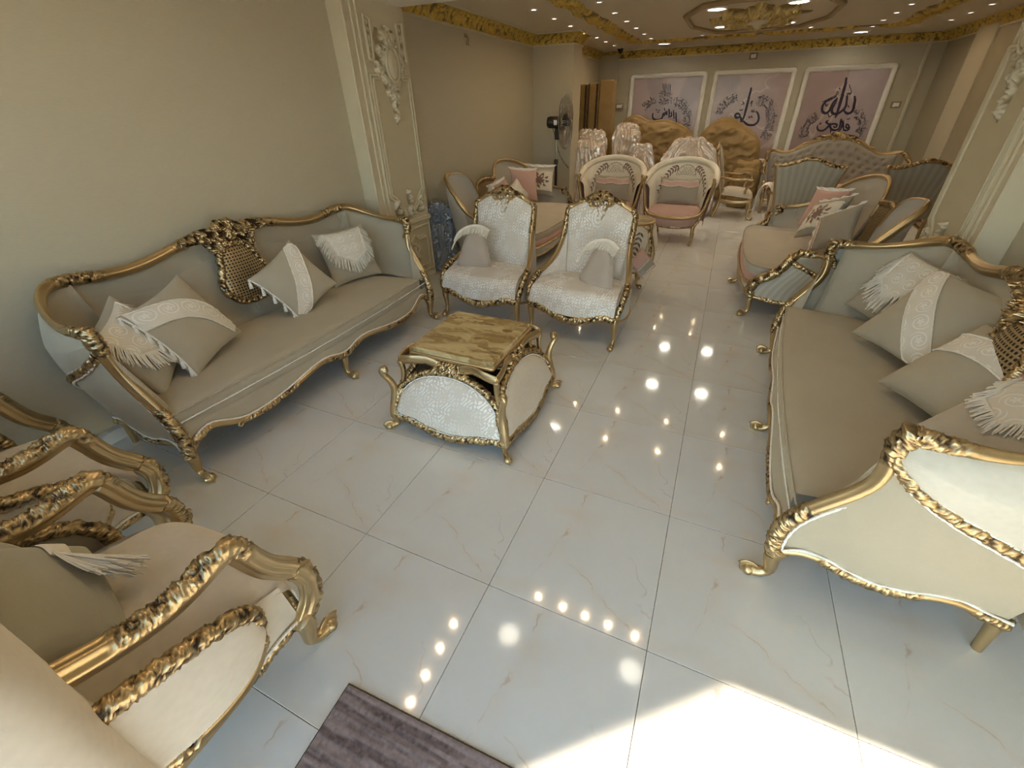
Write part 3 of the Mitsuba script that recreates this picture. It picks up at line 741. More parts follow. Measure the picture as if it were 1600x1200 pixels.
    # apron cloth and its cord
    top = [(x, y + 0.01, 0.345) for x, y, z in ((-1.19 * k, -0.01, 0), (-0.6 * k, -0.03, 0), (0, -0.04, 0), (0.6 * k, -0.03, 0), (1.19 * k, -0.01, 0))]
    bot = AP[::6] + np.array([0, 0.005, 0])
    t.add('apron_cloth', coons(bot, top, line(bot[0], top[0]), line(bot[-1], top[-1]), 0.012, 90, 8), 'm_beige')
    t.add('apron_cord', rope(AP + np.array([0, -0.008, 0.024]), 0.0055), 'm_piping')
    # seat cushion with a bowed front
    fx = lambda u, d: 0
    n = 70
    U = np.linspace(-1, 1, n)
    front = np.stack([U * 1.19 * k, 0.005 - 0.045 * (1 - U ** 2), np.full(n, 0.335)], 1)
    fronT = front + np.array([0, -0.004, 0.115])
    back = np.stack([U * 1.06 * k, np.full(n, 0.66), np.full(n, 0.455)], 1)
    midz = 0.03
    sc_ = t.add('seat_cushion', join(coons(fronT[::6], back[::6], line(fronT[0], back[0]), line(fronT[-1], back[-1]), 0.038, 80, 30, edge=0.25), coons(front[::6], fronT[::6], line(front[0], fronT[0]), line(front[-1], fronT[-1]), 0.010, 80, 8)), 'm_beige')
    t.add('piping', tube(fronT + np.array([0, -0.002, 0.002]), 0.005, 6), 'm_beige', parent=sc_)
    t.add('cord', rope(front + np.array([0, -0.010, 0.055]), 0.004), 'm_piping', parent=sc_)
    # inside back and arms: a padded sheet from the seat up to the rail
    N = 150
    Rr = spl(rail, N)
    seat = [(1.12, 0.09, 0.42), (1.13, 0.30, 0.44), (1.12, 0.48, 0.44), (1.06, 0.61, 0.44), (0.92, 0.67, 0.44), (0.70, 0.68, 0.44), (0.45, 0.68, 0.44), (0.22, 0.68, 0.44), (0, 0.68, 0.44)]
    seat = seat + [(-x, y, z) for x, y, z in seat[-2::-1]]
    S_ = spl(kx(seat, 1), N)
    inner = coons(S_[::5], (Rr + np.array([0, -0.012, -0.012]))[::5], line(S_[0], Rr[0]), line(S_[-1], Rr[-1]), 0.0, N, 26)
    G = inner.grid
    q = 28
    def patch(a, b, bulge, side=1.0):
        g = G[:, a:b + 1]
        return coons(g[0], g[-1], g[:, 0], g[:, -1], bulge, b - a + 1, 26, edge=0.10, side=side)
    for e, s in ((0, 1), (-1, -1)):
        po = spl(kx(post, s), 60)
        a, b = po[3:44][::-1], line(S_[e], Rr[e], 20)
        t.add('arm_front', coons(line(a[0], b[0]), line(a[-1], b[-1]), a[::5], b[::4], 0.012, 10, 24, side=-s), 'm_beige')
    t.add('inner_arm', patch(0, q, 0.035), 'm_beige')
    t.add('back_panel', patch(q, 71, 0.055), 'm_beige')
    t.add('back_panel', patch(78, N - 1 - q, 0.055), 'm_beige')
    t.add('inner_arm', patch(N - 1 - q, N - 1, 0.035), 'm_beige')
    g = G[:, 70:80]
    t.add('back_infill', coons(g[0], g[-1], g[:, 0], g[:, -1], 0.0, 10, 26), 'm_beige')
    # cane splat, its carved rim and the crest
    cw = [(-0.16, 0.655), (-0.195, 0.72), (-0.185, 0.80), (-0.14, 0.90), (-0.115, 0.97), (-0.07, 1.01), (0, 1.02)]
    bell = [(x, z) for x, z in cw] + [(-x, z) for x, z in cw[-2::-1]] + [(0.09, 0.615), (-0.09, 0.615)]
    ys = lambda z: 0.68 + (D - 0.68) * (np.asarray(z) - 0.44) / 0.62
    fnb = lambda x, z, h: np.stack([np.asarray(x) + ox, ys(z) - 0.045 - np.asarray(h), np.asarray(z)], 1)
    cp_ = t.add('cane_panel', pad(bell, fnb, 0.045, 0.14, 0.02, flip=True), 'm_cane')
    bz = np.array(spl(bell, ds=0.006, closed=True))
    t.add('rim', sweep(fnb(bz[:, 0], bz[:, 1], 0 * bz[:, 0] + 0.008), 0.017, 0.02, up=(0, 1, 0), m=14, ribs=1, depth=0, carve=CARVE_ALL, seed=41, amp=0.016), 'm_gold', parent=cp_)
    cr = [(0.0, 1.185), (0.05, 1.19), (0.10, 1.15), (0.20, 1.15), (0.34, 1.105), (0.30, 1.07), (0.20, 1.06), (0.165, 0.99), (0.135, 0.93), (0.10, 0.97), (0.06, 0.99), (0, 1.0)]
    cr = cr + [(-x, z) for x, z in cr[-2:0:-1]]
    cf = flower_plate(lambda x, z, h: np.stack([np.asarray(x) + ox, ys(z) - 0.06 - np.asarray(h), np.asarray(z)], 1), cr, 0.05, 0.0055, 0.02, 43, 0.03)
    cf.f = cf.f[:, ::-1]
    t.add('crest', cf, 'm_gold')
    # outside: arm pads, lower arm panels, back
    for s in (1, -1):
        rl = R_[:int(len(R_) * 0.215)] if s > 0 else R_[::-1][:int(len(R_) * 0.215)]
        dv = spl(kx(divd, s), 40)
        po = spl(kx(post, s), 60)
        sd = spl(kx(side, s), 40)
        rl2 = rl[::8] + np.array([0, 0, -0.01])
        t.add('arm_pad', coons(dv[::2], rl2, line(dv[0], rl2[0]), line(dv[-1], rl2[-1]), 0.075, 50, 24, side=s, edge=0.13), arm)
        c = np.array([s * 0.012 * k, 0, 0])
        t.add('arm_cord', rope(np.vstack([dv + np.array([s * 0.014, 0, 0.022])]), 0.0055), 'm_piping')
        t.add('arm_panel', coons(sd[::2], dv[::2], po[::-1][2:48:4], line(sd[-1], dv[-1]), 0.018, 40, 24, side=s), 'm_beige')
        t.add('panel_cord', rope(np.vstack([(dv + np.array([s * 0.012, 0, -0.026]))[::-1], (po + np.array([s * 0.02, 0.03, 0]))[14:56], (sd + np.array([s * 0.012, 0, 0.024]))[3:]]), 0.0055), 'm_piping')
    ob = np.stack([np.linspace(-1.17 * k, 1.17 * k, 20), np.full(20, D - 0.02), np.full(20, 0.2)], 1)
    tb = spl([(-1.2 * k, D - 0.10, 1.02), (-0.92 * k, D + 0.012, 1.03), (-0.7 * k, D + 0.015, 1.01), (-0.45 * k, D + 0.015, 1.05), (0, D + 0.015, 1.09), (0.45 * k, D + 0.015, 1.05), (0.7 * k, D + 0.015, 1.01), (0.92 * k, D + 0.012, 1.03), (1.2 * k, D - 0.10, 1.02)], 20)
    t.add('outer_back', coons(ob, tb, line(ob[0], tb[0]), line(ob[-1], tb[-1]), 0.01, 40, 12, side=-1), 'm_beige')
    return t
sofa_l = make_sofa('sofa', 'beige three seat sofa with carved gilt frame and cane splat against the left wall', (-1.86, 1.125, 0), 90, 1.205, ox=-0.06)
sofa_r = make_sofa('sofa', 'olive beige carved gilt sofa along the right wall, its cream padded arm nearest the viewer', (1.205, 1.625, 0), -93.4, 1.13, 'm_chenille', ox=0.20)
# ------------------------------------------------------------------ cushions
def cushion_surface(w, h, t, pinch=0.10, seed=0):
    """returns fn(u, v, side, off): points of a square cushion, u, v in -1..1, lying in xz, its face towards -y"""
    def fn(u, v, side=1.0, off=0.0):
        u, v = np.asarray(u, float), np.asarray(v, float)
        x = u * w / 2 * (1 - pinch * (1 - v * v))
        z = v * h / 2 * (1 - pinch * (1 - u * u))
        b = np.clip((1 - u ** 2) * (1 - v ** 2), 0, 1) ** 0.42
        y = t / 2 * b
        wr = meshkit.fbm(np.stack([u * 1.7 + seed, v * 1.7, 0 * u + seed * 0.37], -1), 3, seed) - 0.5
        y = y * (1 + 0.22 * wr)
        return np.stack([x, -side * (y + off), z], -1)
    return fn

def quadgrid(fn, n=28, m=28):
    u, v = np.meshgrid(np.sin(np.linspace(-np.pi / 2, np.pi / 2, n)), np.sin(np.linspace(-np.pi / 2, np.pi / 2, m)))
    V_ = fn(u.ravel(), v.ravel())
    i, j = np.meshgrid(np.arange(m - 1), np.arange(n - 1), indexing='ij')
    q = np.stack([i * n + j, i * n + j + 1, (i + 1) * n + j + 1, (i + 1) * n + j], -1).reshape(-1, 4)
    return V_, np.vstack([q[:, [0, 1, 2]], q[:, [0, 2, 3]]]), np.stack([u.ravel(), v.ravel()], 1)

def tassel(s=1.0):
    knot = lathe([(0.0, 0.0), (0.006, -0.002), (0.009, -0.009), (0.006, -0.016), (0.005, -0.018)], 10)
    skirt = lathe([(0.005, -0.018), (0.010, -0.024), (0.012, -0.045), (0.014, -0.064), (0.0, -0.066)], 12)
    m = join(knot, skirt)
    m.v *= s
    return m
TASSEL = tassel(1.0)

def strands(P, D, length, n, r=0.0022, seed=0, spread=0.25, droop=(0, 0, -1)):
    """a fringe: n threads from the line P, leaving along D and drooping"""
    rg = np.random.default_rng(seed)
    Q = lin(P, n)
    Dn = lin(D, n) if np.ndim(D) == 2 else np.tile(np.asarray(D, float), (n, 1))
    out = []
    for q, d in zip(Q, Dn):
        d = d / np.linalg.norm(d) + rg.normal(0, spread * 0.4, 3)
        d /= np.linalg.norm(d)
        L = length * rg.uniform(0.8, 1.1)
        s = np.linspace(0, 1, 5)[:, None]
        p = q + d * L * s + np.asarray(droop) * L * 0.22 * s ** 2 + rg.normal(0, 0.0025, 3) * s
        out.append(tube(p, r, 4))
    return join(*out)

def frame_m(c, face, top, roll=0.0):
    """a placement whose local -y looks along face and whose local z leans towards top"""
    f = np.asarray(face, float); f /= np.linalg.norm(f)
    z = np.asarray(top, float) - f * (np.asarray(top, float) @ f)
    z /= np.linalg.norm(z)
    y = -f
    x = np.cross(y, z)
    a = math.radians(roll)
    x, z = x * math.cos(a) + z * math.sin(a), -x * math.sin(a) + z * math.cos(a)
    A = np.eye(4)
    A[:3, 0], A[:3, 1], A[:3, 2], A[:3, 3] = x, y, z, c
    return T4(A.tolist())

def to_local(m, d):
    A = np.array(m.matrix)[:3, :3]
    return A.T @ np.asarray(d, float)

def cushion(label, c, face, top=(0, 0, 1), roll=0, w=0.46, h=0.46, t=0.17, cloth='m_beige', band=None, band_mat='m_brocade', flap=None, tassels=(), seed=0, group=None, motif=None, name='cushion', flap_mat='m_brocade', fringe=0.085, ruffle=(), motif_mat='m_thread'):
    m = frame_m(c, face, top, roll)
    th = Thing(name, label, 'cushion', m=m, group=group)
    fn = cushion_surface(w, h, t, seed=seed)
    va, fa, uv = quadgrid(lambda u, v: fn(u, v, 1))
    vb, fb, _ = quadgrid(lambda u, v: fn(u, v, -1))
    th.add('cover', join(M(va, fa), M(vb, fb[:, ::-1])), cloth)
    down = to_local(m, (0, 0, -1))
    if band:
        # a woven band from one edge to the other: list of (u, v) centre points and half width
        pts, hw = band
        n, k = 40, 9
        C = spl(pts, n)
        tg = np.gradient(C, axis=0); tg /= np.linalg.norm(tg, axis=1, keepdims=True)
        nn = np.stack([-tg[:, 1], tg[:, 0]], 1)
        a = np.linspace(-hw, hw, k)
        UV = np.clip(C[:, None] + a[None, :, None] * nn[:, None], -0.985, 0.985)
        P = fn(UV[..., 0], UV[..., 1], 1, 0.004)
        i, j = np.meshgrid(np.arange(n - 1), np.arange(k - 1), indexing='ij')
        q = np.stack([i * k + j, i * k + j + 1, (i + 1) * k + j + 1, (i + 1) * k + j], -1).reshape(-1, 4)
        s = np.linspace(0, 1, n) * w * 1.1
        bk_ = th.add('band', M(P.reshape(-1, 3), np.vstack([q[:, [0, 1, 2]], q[:, [0, 2, 3]]]), np.stack(np.broadcast_arrays(s[:, None], a[None] * w / 2 + 0.04), -1).reshape(-1, 2)), band_mat, label='pale woven band')
        for e in (0, -1):
            th.add('braid', rope(fn(UV[:, e, 0], UV[:, e, 1], 1, 0.006), 0.0045), 'm_fringe', parent=bk_)
    if flap:
        # an envelope flap: outline in u, v, its free edge (indices into the outline) carries a fringe
        poly, free = flap
        g = pad(poly, lambda u, v, hh: fn(u, v, 1, 0.005 + hh), 0.006, 0.06, 0.06)
        g.uv = g.uv * w / 2
        fk_ = th.add('flap', g, flap_mat, label='pale brocade flap')
        E_ = np.array([poly[i] for i in free])
        L = lin(E_, 60)
        Pe = fn(L[:, 0], L[:, 1], 1, 0.011)
        th.add('braid', rope(Pe, 0.005), 'm_fringe', parent=fk_)
        cen = np.array(poly).mean(0)
        out = L - cen
        out = fn(L[:, 0] + 0.1 * out[:, 0], L[:, 1] + 0.1 * out[:, 1], 1, 0.014) - Pe
        out /= np.linalg.norm(out, axis=1, keepdims=True) + 1e-9
        th.add('fringe', strands(Pe + np.array([0, -0.006, 0]), out * 0.75 + down * 0.75 + np.array([0, -0.28, 0]), fringe, 130, 0.0032, seed=seed), 'm_fringe', kind='stuff', parent=fk_)
    for (a, b, n) in tassels:
        for q in np.linspace(0, 1, n):
            u, v = np.array(a) * (1 - q) + np.array(b) * q
            p = fn(np.array([u]), np.array([v]), 1, 0.0)[0]
            p = p * 1.02
            R = trimesh.geometry.align_vectors([0, 0, -1], down)[:3, :3]
            th.add('tassel', moved(TASSEL, p, mat=R), 'm_piping')
        L = lin([a, b], 30)
        th.add('edge_cord', rope(fn(L[:, 0], L[:, 1], 1, 0.0) * 1.01, 0.005), 'm_piping')
    for (a, b) in ruffle:
        L = lin([a, b], 70)
        P = fn(L[:, 0], L[:, 1], 1, 0.0)
        o = P - P.mean(0); o = P * np.array([1, 0, 1]); o /= np.linalg.norm(o, axis=1, keepdims=True)
        wv = np.sin(np.linspace(0, 26, 70))[:, None] * np.array([0, 0.012, 0])
        A_, B_ = P, P + o * 0.04 + wv
        v = np.vstack([A_, B_]); i = np.arange(69)
        th.add('ruffle', M(v, np.vstack([np.stack([i, i + 1, i + 70], 1), np.stack([i + 1, i + 71, i + 70], 1)])), 'm_piping')
    if motif:
        th.add('embroidered_spray', sprig(lambda u, v, hh: fn(u, v, 1, 0.0135 + hh), motif, seed), motif_mat, kind='stuff')
    return th

def leaf2d(n=8):
    s = np.linspace(0, 1, n)
    wd = 0.5 * np.sin(np.pi * s ** 0.8) 
    return np.vstack([np.c_[s, wd], np.c_[s[::-1][1:-1], -wd[::-1][1:-1]]])
LEAF = leaf2d()
def sprig(fn, spec, seed=0, thick=0.002):
    """embroidered leaves and blossoms laid on a cloth: spec = [(u, v, angle, length, width)]"""
    out = []
    for (u, v, an, L, wd) in spec:
        c, s = math.cos(an), math.sin(an)
        x, y = LEAF[:, 0] * L, LEAF[:, 1] * wd
        U_, V_ = u + c * x - s * y, v + s * x + c * y
        k = len(U_)
        U_, V_ = np.r_[U_, U_.mean()], np.r_[V_, V_.mean()]
        hh = np.r_[np.zeros(k), thick]
        P = fn(U_, V_, hh)
        i = np.arange(k)
        out.append(M(P, np.stack([i, (i + 1) % k, np.full(k, k)], 1)))
    return join(*out)

FLAP_V = ([(-0.72, 0.93), (0.72, 0.93), (0.62, 0.05), (0.0, -0.35), (-0.62, 0.05)], (0, 4, 3, 2, 1))
FLAP_D = ([(-0.9, 0.9), (0.9, 0.9), (0.8, 0.2), (0.0, -0.25), (-0.8, 0.2)], (4, 3, 2))
gl, gr = 'cushions on the left sofa', 'cushions on the right sofa'
cushion('fringed envelope cushion leaning in the near corner of the left sofa', (-2.27, 0.125, 0.70), (0.75, 0.50, 0.42), (0.1, -0.25, 1), 0, 0.48, 0.46, 0.18, flap=FLAP_V, seed=1, group=gl)
cushion('beige cushion with pale diagonal band and tasselled edge beside the near corner cushion', (-2.24, 0.39, 0.72), (0.80, 0.22, 0.42), (-0.3, 0, 1), 14, 0.49, 0.49, 0.17, band=([(-0.95, 0.72), (-0.2, 0.55), (0.45, 0.1), (0.95, -0.75)], 0.26), tassels=(((-0.97, 0.95), (-0.97, -0.95), 8),), seed=2, group=gl)
cushion('tilted beige cushion with pale upright band in front of the cane splat', (-2.27, 1.235, 0.71), (0.82, -0.2, 0.40), (-0.3, 0, 1), 22, 0.46, 0.46, 0.16, band=([(0.88, 0.94), (0.42, 0.36), (-0.05, -0.25), (-0.72, -0.94)], 0.27), tassels=(((-0.97, 0.95), (-0.97, -0.95), 6),), seed=3, group=gl)
cushion('fringed envelope cushion at the far end of the left sofa', (-2.37, 1.92, 0.71), (0.85, -0.30, 0.35), (-0.3, 0, 1), -4, 0.48, 0.48, 0.17, flap=FLAP_V, seed=4, group=gl)
cushion('fringed envelope cushion at the far end of the right sofa', (1.86, 2.50, 0.72), (-0.72, -0.42, 0.55), (0.3, 0, 1), 2, 0.50, 0.50, 0.18, flap=FLAP_V, seed=5, group=gr, fringe=0.10)
cushion('large olive cushion with pale upright band and tasselled edge on the right sofa', (1.86, 1.97, 0.75), (-0.66, -0.36, 0.70), (0.4, 0.1, 1), 4, 0.56, 0.56, 0.19, band=([(-0.93, 0.92), (-0.45, 0.30), (0.05, -0.25), (0.70, -0.94)], 0.26), tassels=(((0.97, 0.95), (0.97, -0.95), 8), ), seed=6, group=gr)
cushion('plump cushion with pale band stacked before the right sofa back near the viewer', (1.86, 1.38, 0.72), (-0.62, -0.20, 0.78), (0.6, 0, 1), 14, 0.52, 0.52, 0.24, band=([(-0.95, 0.25), (-0.3, 0.35), (0.3, 0.35), (0.95, 0.25)], 0.27), tassels=(((0.97, 0.95), (0.97, -0.95), 7),), seed=7, group=gr)
cushion('grey cushion with a lacy pale corner beside the cream arm of the right sofa', (1.85, 0.96, 0.73), (-0.5, -0.15, 0.85), (0.8, 0.1, 1), 20, 0.46, 0.46, 0.20, cloth='m_taupe_light', flap=FLAP_V, seed=8, group=gr, fringe=0.05)
cushion('dusky brown cushion half hidden behind the others on the right sofa', (2.0, 1.14, 0.86), (-0.6, 0.0, 0.7), (0.6, 0, 1), 10, 0.42, 0.42, 0.16, cloth='m_pink', seed=9, group=gr, tassels=(((-0.97, 0.95), (-0.97, -0.95), 6),))

# ------------------------------------------------------------------ white damask easy chairs
def make_bergere(name, label, loc, rot, group):
    t = Thing(name, label, 'chair', loc, rot, group)
    W = 0.40
    ds = 0.005
    railR = [(0.315, 0.575, 1.02), (0.32, 0.55, 0.93), (0.325, 0.50, 0.80), (0.345, 0.43, 0.67), (0.385, 0.32, 0.565), (0.425, 0.18, 0.505), (0.44, 0.06, 0.44), (0.43, -0.005, 0.35), (0.41, -0.01, 0.27)]
    crest = [(-0.315, 0.575, 1.02), (-0.27, 0.58, 1.045), (-0.19, 0.585, 1.085), (-0.10, 0.59, 1.12), (0, 0.59, 1.135)]
    crest = crest + [(-x, y, z) for x, y, z in crest[-2::-1]]
    t.add('crest_rail', sweep(spl(crest, ds=ds), 0.021, 0.022, up=(0, 1, 0), m=18, ribs=3, depth=0.12, carve=carve_at((0, 0.04), (0.2, 0.8), (0.96, 1)), seed=51, amp=0.013), 'm_gold')
    ap = [(-0.405, -0.01, 0.265), (-0.33, -0.03, 0.285), (-0.22, -0.045, 0.262), (-0.10, -0.055, 0.225), (0, -0.058, 0.212)]
    ap = ap + [(-x, y, z) for x, y, z in ap[-2::-1]]
    AP = spl([(x, y - 0.012, z) for x, y, z in ap], ds=ds)
    t.add('apron_rail', sweep(AP, 0.024, 0.030, m=20, ribs=3, depth=0.1, carve=CARVE_ALL, seed=53, amp=0.016), 'm_gold')
    for s in (1, -1):
        r = spl([(s * x, y, z) for x, y, z in railR], ds=ds)
        t.add('arm_rail', sweep(r, 0.022, 0.026, up=(0, 1, 0), m=18, ribs=4, depth=0.13, carve=carve_at((0, 0.24), (0.66, 1.0)), seed=55 + s, amp=0.013), 'm_gold')
        p = spl([(s * 0.315, 0.60, 1.01), (s * 0.30, 0.60, 0.8), (s * 0.29, 0.585, 0.5), (s * 0.30, 0.61, 0.28), (s * 0.31, 0.66, 0.0)], ds=0.008)
        t.add('back_leg', sweep(p, 0.018, 0.02, up=(0, 1, 0), m=12, ribs=4, depth=0.1), 'm_gold')
        t.add('leg', moved(scroll_foot(0.27, 0.028, 0.045, 0.026), (s * 0.405, 0.0, 0.27)), 'm_gold')
        b = [(s * 0.41, 0.0, 0.26), (s * 0.425, 0.2, 0.20), (s * 0.40, 0.42, 0.20), (s * 0.31, 0.60, 0.24)]
        t.add('side_rail', sweep(spl(b, ds=ds), 0.013, 0.016, m=12, ribs=3, depth=0.12), 'm_gold')
        rr = r[10:][::4]
        t.add('side_panel', coons(spl(b, 20), rr[::-1], line(b[0], rr[-1]), spl([b[-1], (s * 0.31, 0.59, 0.6), tuple(rr[0])], 14), 0.055, 26, 18, side=s, edge=0.12), 'm_grey')
        ir = r[18:][::4] + np.array([-s * 0.012, 0, 0])
        inn = spl([(s * 0.27, 0.45, 0.45), (s * 0.31, 0.3, 0.45), (s * 0.37, 0.1, 0.43), (s * 0.40, 0.0, 0.32)], 20)
        t.add('inner_arm', coons(inn, ir, line(inn[0], ir[0]), line(inn[-1], ir[-1]), 0.02, 24, 12, side=-s), 'm_damask')
    top = spl(crest, 41) + np.array([0, -0.012, -0.014])
    lo = np.stack([np.linspace(-0.285, 0.285, 41), np.full(41, 0.47), np.full(41, 0.43)], 1)
    dl = spl([(-0.285, 0.47, 0.43), (-0.285, 0.51, 0.7), (-0.305, 0.565, 1.0)], 20)
    t.add('backrest', coons(lo[::4], top[::4], dl, dl * np.array([-1, 1, 1]), 0.04, 41, 34, edge=0.11), 'm_damask')
    ob = spl([(-0.30, 0.60, 0.28), (0, 0.60, 0.25), (0.30, 0.60, 0.28)], 12)
    t.add('outer_back', coons(ob, spl(crest, 12) + np.array([0, 0.012, -0.01]), line(ob[0], crest[0]), line(ob[-1], crest[-1]), 0.012, 20, 12, side=-1), 'm_grey')
    # seat: top and the drop in front in one sheet
    n = 40
    U = np.linspace(-1, 1, n)
    rows = []
    for y, z, wd in ((0.50, 0.435, 0.29), (0.42, 0.455, 0.31), (0.30, 0.475, 0.345), (0.18, 0.478, 0.375), (0.07, 0.465, 0.39), (0.005, 0.44, 0.40), (-0.032, 0.395, 0.405), (-0.040, 0.35, 0.405), (-0.040, 0.305, 0.405)):
        bow = 0.045 * (1 - U ** 2) * min(1, max(0, (0.45 - y) / 0.3))
        cr = 0.018 * (1 - U ** 4) * (1 if y > 0.0 else 0)
        rows.append(np.stack([U * wd, y - bow * (1 if y < 0.3 else 0.3), np.full(n, z) + cr - (0.05 * (1 - U ** 2) if z < 0.31 else 0)], 1))
    rows = np.array(rows)
    R2 = np.stack([spl(rows[:, i], 40) for i in range(n)], 1)
    i, j = np.meshgrid(np.arange(39), np.arange(n - 1), indexing='ij')
    q = np.stack([i * n + j, (i + 1) * n + j, (i + 1) * n + j + 1, i * n + j + 1], -1).reshape(-1, 4)
    s_ = np.linspace(0, 0.78, 40)
    t.add('seat', M(R2.reshape(-1, 3), np.vstack([q[:, [0, 1, 2]], q[:, [0, 2, 3]]]), np.stack(np.broadcast_arrays((U * 0.39)[None], -s_[:, None]), -1).reshape(-1, 2)), 'm_damask')
    fnb = lambda x, z, h: np.stack([np.asarray(x), 0.555 + (np.asarray(z) - 1.0) * 0.12 - np.asarray(h), np.asarray(z)], 1)
    cr = [(0.0, 1.19), (0.05, 1.185), (0.10, 1.155), (0.17, 1.115), (0.12, 1.075), (0.085, 1.03), (0.065, 0.97), (0.04, 0.925), (0, 0.915)]
    cr = cr + [(-x, z) for x, z in cr[-2:0:-1]]
    c = flower_plate(fnb, cr, 0.05, 0.0055, 0.018, 57, 0.025)
    c.f = c.f[:, ::-1]
    t.add('crest', c, 'm_gold')
    return t
bg = 'white damask easy chairs'
ch1 = make_bergere('easy_chair', 'white damask easy chair with gilt frame at the end of the left sofa', (-1.345, 2.46, 0), -3, bg)
ch2 = ch1.copy('easy_chair', 'white damask easy chair with gilt frame, nearer the aisle of the pair', 'chair', (-0.40, 2.42, 0), -6, bg)

def lumbar(label, c, face, roll, w, h, seed, group):
    m = frame_m(c, face, (0, 0, 1), roll)
    th = Thing('cushion', label, 'cushion', m=m, group=group)
    out = [(-0.5, -0.5), (0.5, -0.5), (0.46, -0.1), (0.34, 0.28), (0.16, 0.47), (0, 0.5), (-0.16, 0.47), (-0.34, 0.28), (-0.46, -0.1)]
    out = [(x * w, z * h) for x, z in out]
    P = spl(out, 70, closed=True)[:-1]
    f1 = lambda x, z, hh: np.stack([np.asarray(x), -np.asarray(hh), np.asarray(z)], 1)
    f2 = lambda x, z, hh: np.stack([np.asarray(x), np.asarray(hh) * 0.8, np.asarray(z)], 1)
    a, b = pad(P, f1, 0.055, 0.09, 0.015, flip=True), pad(P, f2, 0.055, 0.09, 0.015)
    th.add('cover', join(M(a.v, a.f), M(b.v, b.f)), 'm_mushroom')
    arc = [(-0.62 * w, -0.045, 0.16 * h), (-0.5 * w, -0.03, 0.42 * h), (-0.2 * w, -0.01, 0.60 * h), (0.15 * w, 0.0, 0.62 * h), (0.42 * w, -0.01, 0.52 * h)]
    A_ = spl(arc, 40)
    th.add('fringe_heading', tube(A_, 0.013, 8), 'm_fringe')
    th.add('fringe', strands(A_, np.array([-0.05, -0.55, -0.8]), 0.075, 130, 0.003, seed, 0.12), 'm_fringe', kind='stuff')
    return th
lumbar('taupe arched cushion with a fringed flap over its top on the chair beside the sofa', (-1.50, 2.70, 0.64), (0.1, -1, 0.35), 0, 0.33, 0.35, 1, 'arched cushions on the white chairs')
lumbar('taupe arched cushion with a fringed flap on the damask chair nearer the aisle', (-0.22, 2.61, 0.64), (-0.35, -1, 0.3), -4, 0.31, 0.35, 2, 'arched cushions on the white chairs')

